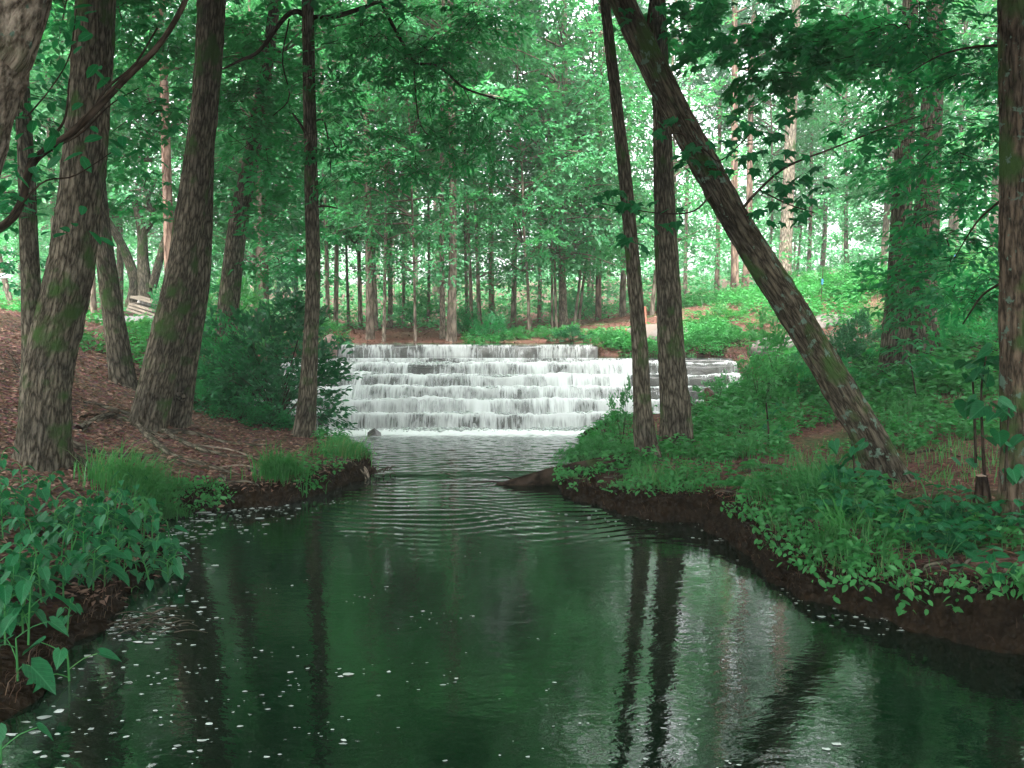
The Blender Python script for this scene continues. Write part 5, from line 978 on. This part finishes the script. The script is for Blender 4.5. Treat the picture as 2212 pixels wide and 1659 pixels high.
water_plant(*G(40, 1500, 0)[:2], .2, 4, .16, 'small heart-leaved plant left of the one alone in the water')
water_plant(*G(365, 1255, 0)[:2], .16, 6, .12, 'outermost heart-leaved plant reaching into the creek')
water_plant(*G(0, 1650, 0)[:2], .16, 4, .15, 'heart-leaved sprig at the bottom corner of the view')
water_plant(*G(60, 1400, .05)[:2], .3, 5, .2, 'plant with the largest heart leaves, lowest on the left bank')
cnt = 0
while cnt < 66:
    px = rp.uniform(-60, 370); py = rp.uniform(1170, 1420)
    if py > 1440 - .62 * px + rp.normal(0, 15) or py < 1130 + .05 * px: continue
    g = G(px, py, .08); water_plant(g[0], g[1], rp.uniform(.12, .32), rp.integers(5, 10), rp.uniform(.075, .14), WL, WG); cnt += 1
cnt = 0
while cnt < 22:
    px = rp.uniform(-20, 330); py = rp.uniform(1085, 1180); g = G(px, py, .14); water_plant(g[0], g[1], rp.uniform(.16, .3), rp.integers(5, 8), rp.uniform(.08, .12), 'one of the narrower-leaved plants behind the heart-leaved patch on the left bank', 'plants behind the heart-leaved patch'); cnt += 1
# trailing three-leaved plants on the dark right bank
def three_leaf(x, y, label, group, n=8, L=.085):
    z = max(h1(x, y), .02); t = thing('trailing_plant', (x, y, z), label, 'plant', group); lst = []
    for k in range(n):
        az = rp.uniform(0, 6.28); rr = rp.uniform(.03, .2); hh = rp.uniform(.05, .22); e = np.array([x + math.cos(az) * rr, y + math.sin(az) * rr, z + hh]); lst.append(smoothpath([(x, y, z - .02), ((x + e[0]) / 2, (y + e[1]) / 2, z + hh * .7), e], [.003, .0025, .0015], 6))
        a0 = rp.uniform(0, 6.28)
        for s in (-1.5, 0, 1.5):
            ll = L * rp.uniform(.75, 1.2); put_leaf(ME_OVAL, t, e, (math.cos(a0 + s), math.sin(a0 + s), rp.uniform(-.45, .1)), (rp.normal(0, .2), rp.normal(-.15, .2), 1), ll, ll * .72)
    tubes_mesh('stem', lst, M_HERB, t, 5)
cnt = 0
while cnt < 26:
    px = rp.uniform(1740, 2240); py = rp.uniform(1070, 1330)
    if py > 1205 + .25 * (px - 1850): continue
    p = ground_hit(px, py, 3, 9); three_leaf(p[0], p[1], 'one of the three-leaved trailing plants over the dark right bank', 'three-leaved plants on the right bank'); cnt += 1
# tall big-leaved saplings by the edge trunk
def sapling(name, label, pp, leaf_at, L, me, wr, Y):
    pts, rad = px_path(pp); t = thing(name, pts[0], label, 'sapling'); pa, ra = smoothpath(pts, rad, 14); V, F, A = tube(pa, ra, 6); part('stem', V, F, M_TWIG, t, True, {'bark': ('FLOAT_VECTOR', A)})
    for (x, y, c, rx) in leaf_at: leaf_cluster(t, me, x, y, Y, rx, rx * .5, c, L, wr, .1)
sapling('sapling', 'thin sapling with broad pale leaves beside the small stump', [(2128, 1050, 5.9, 9), (2122, 940, 5.9, 7), (2120, 840, 5.9, 5), (2130, 770, 5.9, 4)], [(2130, 770, 6, 60), (2100, 800, 4, 40), (2170, 790, 4, 40), (2115, 870, 3, 35)], .15, ME_HEART, .85, 5.9)
sapling('sapling', 'bare thin stem with one leaf cluster left of the broad-leaved sapling', [(2108, 1000, 6.0, 7), (2105, 900, 6.0, 6), (2100, 800, 6.0, 4)], [(2085, 985, 4, 35), (2100, 800, 3, 30)], .11, ME_OVAL, .7, 6.0)
sapling('sapling', 'leafy sapling against the lichened edge trunk low down', [(2170, 1060, 5.2, 7), (2175, 960, 5.2, 6), (2180, 880, 5.2, 4)], [(2185, 880, 6, 45), (2170, 950, 5, 45), (2190, 1010, 4, 30)], .12, ME_HEART, .8, 5.2)
sapling('sapling', 'small dark sapling with drooping leaves at the leaning trunk foot', [(1850, 1050, 6.9, 6), (1845, 1000, 6.9, 5), (1840, 960, 6.9, 4)], [(1840, 965, 7, 50), (1850, 1010, 6, 50), (1800, 1020, 4, 40), (1880, 1030, 3, 30)], .12, ME_HEART, .75, 6.9)
sapling('sapling', 'rosette sapling with long leaves before the leaf-hung pair', [(1985, 900, 11, 5), (1975, 830, 11, 4), (1965, 775, 11, 3)], [(1965, 775, 12, 45), (2020, 800, 7, 35), (1930, 830, 6, 35)], .15, ME_LANCE, .32, 11)
sapling('sapling', 'thin dark sapling in the clearing left of the leaning trunk', [(1662, 990, 9.4, 5), (1660, 930, 9.4, 4), (1655, 870, 9.4, 3)], [(1655, 880, 14, 40), (1670, 920, 10, 40)], .085, ME_OVAL, .5, 9.4)
# ferns
def frond_mesh():
    acc = Acc(); r = np.random.default_rng(2); n = 17; t = np.linspace(.08, 1, n); c = np.stack([0 * t, t * .9, .42 * t - .5 * t ** 2.2], -1)
    for s in (-1, 1):
        L = .32 * np.sin(np.pi * (t * .88 + .1)) ** .8; V, F = leaves(c, np.stack([s * np.ones(n), .45 + 0 * t, -.12 + 0 * t], -1), np.tile([0, 0, 1.0], (n, 1)), L, .055, LANCE); acc.add(V, F)
    V, F = acc.get(); return mesh_np('frond', V, F, M_HERB)
ME_FROND = frond_mesh()
def fern(px, py, Ymin, s, label, nf=8):
    p = ground_hit(px, py, 4, 16); t = thing('fern', p, label, 'fern', 'ferns on the right bank')
    for k in range(nf):
        o = link('frond', ME_FROND, t); ss = s * rp.uniform(.75, 1.15); o.scale = (ss, ss, ss); o.rotation_euler = (rp.uniform(-.1, .35), rp.normal(0, .1), k * 2 * math.pi / nf + rp.normal(0, .2))
fern(1370, 1025, 5, .24, 'fern at the root of the thin trunk over the water'); fern(1490, 985, 5, .26, 'fern by the foot of the thicker slim trunk'); fern(1590, 1050, 5, .3, 'fern on the bank edge between the slim trunks and the leaning one')
fern(1640, 1010, 5, .28, 'fern behind the bank edge in the clearing'); fern(1890, 1090, 4, .26, 'fern below the foot of the leaning trunk'); fern(1770, 1120, 4, .22, 'fern hanging over the cut bank'); fern(2030, 890, 5, .4, 'large fern below the leaf-hung pair of trunks', 10)

# ------------------------------------------------------------------ log, stump, twigs, small things
lg = thing('fallen_log', G(1090, 1040), 'mossy dark log sloping from the right bank into the water', 'log')
lp = np.array([P(1072, 1048, 8.95), P(1130, 1040, 8.95), P(1200, 1029, 8.95), P(1270, 1016, 8.98), P(1345, 1003, 9.05), P(1400, 994, 9.15)]); pa, ra = smoothpath(lp, [.02, .06, .095, .105, .11, .11], 40); V, F, A = tube(pa, ra, 18, .16, 2); part('trunk', V, F, M_LOG, lg, True, {'bark': ('FLOAT_VECTOR', A)})
tubes_mesh('twigs', [smoothpath([P(1085, 1043, 9.05), P(1060, 1040, 9.0), P(1020, 1042, 9.0)], [.012, .008, .004], 8), smoothpath([P(1110, 1038, 9.05), P(1090, 1030, 9.0), P(1075, 1034, 8.95)], [.01, .006, .003], 8)], M_LOG, lg)
st = thing('stump', P(782, 1030, 9.35), 'short broken stub of wood at the tip of the left bank', 'stump'); pa, ra = smoothpath([P(788, 1040, 9.3), P(786, 1022, 9.35), P(776, 1008, 9.5), P(764, 1002, 9.7)], [.055, .052, .05, .045], 16); V, F, A = tube(pa, ra, 14, .12, 5)
V = np.vstack([V, [pa[0]], [pa[-1]]]); part('trunk', V, F, M_DEADWOOD, st, True, {'bark': ('FLOAT_VECTOR', np.vstack([A, A[:1], A[-1:]]))})
st = thing('stump', P(2122, 1060, 5.7), 'small dark stump beside the thin saplings near the edge trunk', 'stump'); pa, ra = smoothpath([P(2122, 1085, 5.7), P(2122, 1055, 5.7), P(2120, 1028, 5.7)], [.055, .045, .035], 12); V, F, A = tube(pa, ra, 12, .25, 7); part('trunk', V, F, M_LOG, st, True, {'bark': ('FLOAT_VECTOR', A)}); rk = pa[-1]
ang = np.linspace(0, 2 * np.pi, 12, endpoint=False); part('cut_top', np.vstack([[rk + [0, 0, .012]], np.stack([rk[0] + .034 * np.cos(ang), rk[1] + .034 * np.sin(ang), rk[2] + .002 * np.sin(3 * ang)], -1)]), np.array([[0, 1 + i, 1 + (i + 1) % 12] for i in range(12)]), M_CHIP, st)
st = thing('stump', P(1540, 900, 12.2), 'reddish broken stump among weeds at the thin end of the falls', 'stump'); pa, ra = smoothpath([P(1548, 905, 12.2), P(1540, 875, 12.2), P(1530, 850, 12.3), P(1526, 838, 12.3)], [.11, .1, .07, .02], 14); V, F, A = tube(pa, ra, 12, .4, 9); part('trunk', V, F, M_BARK_PINE, st, True, {'bark': ('FLOAT_VECTOR', A)})
db = thing('dead_branch', G(1800, 1215, .15), 'pale bare dead branch arching over the water from the right bank', 'branch')
def dpp(pts, w0, w1): pts = np.array([P(x, y, Y) for x, y, Y in pts]); return smoothpath(pts, np.linspace(w0, w1, len(pts)), 22)
tubes_mesh('branch', [dpp([(1850, 1178, 5.75), (1846, 1205, 5.7), (1825, 1222, 5.65), (1780, 1218, 5.6), (1740, 1210, 5.6), (1705, 1225, 5.7), (1690, 1240, 5.75), (1720, 1252, 5.75)], .011, .004)], M_DEADWOOD, db); tubes_mesh('branch', [dpp([(1846, 1205, 5.7), (1860, 1235, 5.5), (1880, 1270, 5.3), (1888, 1318, 5.0)], .009, .004)], M_DEADWOOD, db)
tubes_mesh('twig', [dpp([(1790, 1216, 5.6), (1822, 1235, 5.55), (1838, 1262, 5.5), (1828, 1280, 5.5)], .006, .003)], M_DEADWOOD, db); tubes_mesh('twig', [dpp([(1690, 1240, 5.75), (1735, 1232, 5.75), (1790, 1236, 5.8)], .006, .003)], M_DEADWOOD, db)
db = thing('dead_branch', G(1780, 1255, .1), 'short pale stick slanting into the water below the arching branch', 'branch'); tubes_mesh('stick', [dpp([(1815, 1232, 5.5), (1790, 1256, 5.4), (1762, 1280, 5.35)], .02, .016)], M_DEADWOOD, db); tubes_mesh('twig', [dpp([(1775, 1290, 5.3), (1790, 1270, 5.35), (1830, 1272, 5.4)], .006, .003)], M_DEADWOOD, db)
db = thing('dead_branch', G(820, 1030, .05), 'tangle of thin dark twigs in the water off the left bank tip', 'branch'); r3 = np.random.default_rng(8); lst = []
for k in range(16):
    a, b = r3.uniform(790, 842), r3.uniform(1012, 1040); lst.append(dpp([(a, b, 9.4), (a + r3.normal(6, 8), b - r3.uniform(2, 14), 9.4), (a + r3.normal(10, 12), b + r3.uniform(-10, 6), 9.4)], .007, .003))
tubes_mesh('twig', lst, M_TWIG, db, 5)
db = thing('fallen_branch', G(420, 1345, .02), 'brown raft of twigs and debris floating beside the waterside plants', 'debris'); lst = []
for k in range(34):
    g = G(r3.normal(300, 40), r3.normal(1345, 14), .012); az = r3.normal(.3, .7); ln = r3.uniform(.05, .2); lst.append(smoothpath([g, g + [math.cos(az) * ln * .5, math.sin(az) * ln * .5, .015], g + [math.cos(az) * ln, math.sin(az) * ln, .0]], [.004, .0035, .002], 5))
tubes_mesh('twig', lst, M_BARK, db, 5)
cu = thing('paper_cup', G(1838, 1240, .02), 'crushed pale cup lying under the dead branch', 'cup'); c0 = P(1838, 1224, 5.45)
pa = np.array([c0 + [0, 0, -.05], c0 + [.002, 0, -.02], c0 + [.004, -.002, .035], c0 + [.004, -.002, .04], c0 + [.004, -.002, .03], c0 + [.002, 0, -.015]]); V, F, A = tube(pa, np.array([.026, .03, .036, .0385, .034, .028]), 14, .05, 1); part('cup_body', V, F, M_CUP, cu, True, {'bark': ('FLOAT_VECTOR', A)})
# floating leaves on the dark water at right
for k, (x, y, l) in enumerate([(2015, 1365, 'narrow green leaf afloat on the dark water, upper of two'), (2030, 1373, 'small green leaf afloat just below another on the dark water')]):
    g = G(x, y, .006); put = link('floating_leaf', ME_LANCE); put.matrix_basis = Matrix(((.03, .02, 0, g[0]), (-.005, .09, 0, g[1]), (0, 0, .02, g[2]), (0, 0, 0, 1))); tag(put, l, 'leaf', 'floating leaves')
# stakes and flag stakes
def box_v(c, sx, sy, sz, taper=1.0):
    x, y, z = c; V = [(x - sx, y - sy, z), (x + sx, y - sy, z), (x + sx, y + sy, z), (x - sx, y + sy, z)] + [(x + dx * sx * taper, y + dy * sy * taper, z + sz) for dx, dy in ((-1, -1), (1, -1), (1, 1), (-1, 1))]
    return V, [(0, 3, 2, 1), (4, 5, 6, 7), (0, 1, 5, 4), (1, 2, 6, 5), (2, 3, 7, 6), (3, 0, 4, 7)]
def stake(px, py, Y, w, h, label, tilt=0.0):
    b = P(px, py, Y); t = thing('stake', b, label, 'stake', 'rusty stakes'); t.rotation_euler = (0, tilt, 0)
    V, F = box_v((0, 0, -.15), w, w, h + .15, .85); o = link('post', mesh_np('post', np.array(V), F, M_STAKE, False), t)
    V, F = box_v((0, 0, h), w * 1.12, w * 1.12, .025, .6); link('cap', mesh_np('cap', np.array(V), F, M_STAKE, False), o)
stake(1394, 698, 19.8, .035, .36, 'rust-red stake between the two slim trunks above the granite dome', -.06); stake(1712, 690, 17.5, .04, .34, 'rust-red stake peeping from behind the leaning trunk'); stake(1724, 838, 12.4, .02, .2, 'short orange stake low behind the leaning trunk'); stake(1352, 722, 18.3, .02, .1, 'stubby rust-red stake at the foot of the granite dome')
for (px, py, Y, lab) in [(1773, 668, 19, 'thin marker stick with blue tape on the weedy slope'), (2059, 620, 18, 'marker stick with blue tape high on the right slope')]:
    b = P(px, py, Y); t = thing('marker_stick', b, lab, 'marker', 'taped marker sticks'); pa, ra = smoothpath([b + [0, 0, -.1], b + [.01, 0, .4], b + [.03, 0, .95]], [.011, .01, .007], 8); V, F, A = tube(pa, ra, 6, .1, 1); part('stick', V, F, M_TWIG, t, True, {'bark': ('FLOAT_VECTOR', A)})
    V, F = box_v(tuple(b + [.018, 0, .55]), .018, .014, .12, .9); part('tape', np.array(V), F, M_BLUE, t, False)
# pale slabs, timber ramp and white stones on the left bank behind
ps = thing('paved_pad', P(300, 690, 20), 'grey paved pad half hidden by weeds on the left bank', 'pavement'); b = P(300, 692, 20); V, F = box_v((b[0], b[1] + .3, b[2] - .1), .75, .8, .17); part('slab', np.array(V), F, M_CONCRETE, ps, False); V, F = box_v((b[0], b[1] - .52, b[2] - .1), .75, .03, .2); part('kerb', np.array(V), F, M_CONCRETE, ps, False)
tr = thing('timber_ramp', P(305, 672, 20.4), 'weathered timber boards tilted on the paved pad', 'boards'); c = P(305, 672, 20.4)
for k in range(4):
    o0 = np.array([-.34 + .02 * k, -.05, .02 + .065 * k]); L = np.array([.75, .0, -.26 + .02 * k]); W = np.array([.02, .5, .02]); T = np.array([.015, 0, .05]); q = c + o0 + np.array([0, .03 * k, .1 * (k == 3)]); V = np.array([q, q + L, q + L + W, q + W, q + T, q + L + T, q + L + W + T, q + W + T]); part('board', V, [(0, 3, 2, 1), (4, 5, 6, 7), (0, 1, 5, 4), (1, 2, 6, 5), (2, 3, 7, 6), (3, 0, 4, 7)], M_TIMBER, tr, False)
for k, (px, py, lab) in enumerate([(303, 656, 'white stone at the high end of the tilted boards'), (313, 658, 'second white stone along the boards, pointed'), (323, 662, 'third white stone along the boards, largest'), (333, 667, 'white stone half hidden by the touching trunks'), (342, 671, 'last white stone against the touching trunks')]):
    rock('white_stone', lab, P(px, py, 20.9), (.085, .08, .1), M_WHITESTONE, 20 + k, 2, .3, None, 'stone', 'white stones behind the boards')
sg = thing('sign_panel', P(-40, 650, 14), 'corner of a pale slanted panel at the left edge of the view', 'sign'); q = P(-60, 606, 14); V = np.array([q + [0, -.1, -.05], q + [.66, .0, .06], q + [.3, .4, .12], q + [-.3, .3, .05]]); V = np.vstack([V, V + [0, 0, .025]]); part('panel', V, [(0, 3, 2, 1), (4, 5, 6, 7), (0, 1, 5, 4), (1, 2, 6, 5), (2, 3, 7, 6), (3, 0, 4, 7)], M_METAL, sg, False)
zz = h1(q[0], q[1] + .2); V, F = box_v((q[0] + .1, q[1] + .15, zz - .2), .03, .03, q[2] - zz + .2); part('post', np.array(V), F, M_DARKMETAL, sg, False)

# ------------------------------------------------------------------ haze in the wood's air
HAZE = 0.0021
if HAZE > 0:
    hm = bpy.data.materials.new('haze'); hm.use_nodes = True; hn = hm.node_tree; hn.nodes.clear(); ho = hn.nodes.new('ShaderNodeOutputMaterial'); hv = hn.nodes.new('ShaderNodeVolumePrincipled')
    hv.inputs['Color'].default_value = (.82, .92, .86, 1); hv.inputs['Density'].default_value = HAZE; hv.inputs['Anisotropy'].default_value = .2; hn.links.new(hv.outputs[0], ho.inputs['Volume'])
    V, F = box_v((0, 49, -1.8), 63, 64, 32); hz = link('haze', mesh_np('haze', np.array(V), F, hm, False)); tag(hz, kind='stuff')
tri = sum(sum(len(p.vertices) - 2 for p in m.polygons) for m in bpy.data.meshes if len(m.polygons) < 3000) + sum(len(m.polygons) for m in bpy.data.meshes if len(m.polygons) >= 3000)
print('TRIS~', tri, 'OBJS', len(bpy.data.objects))
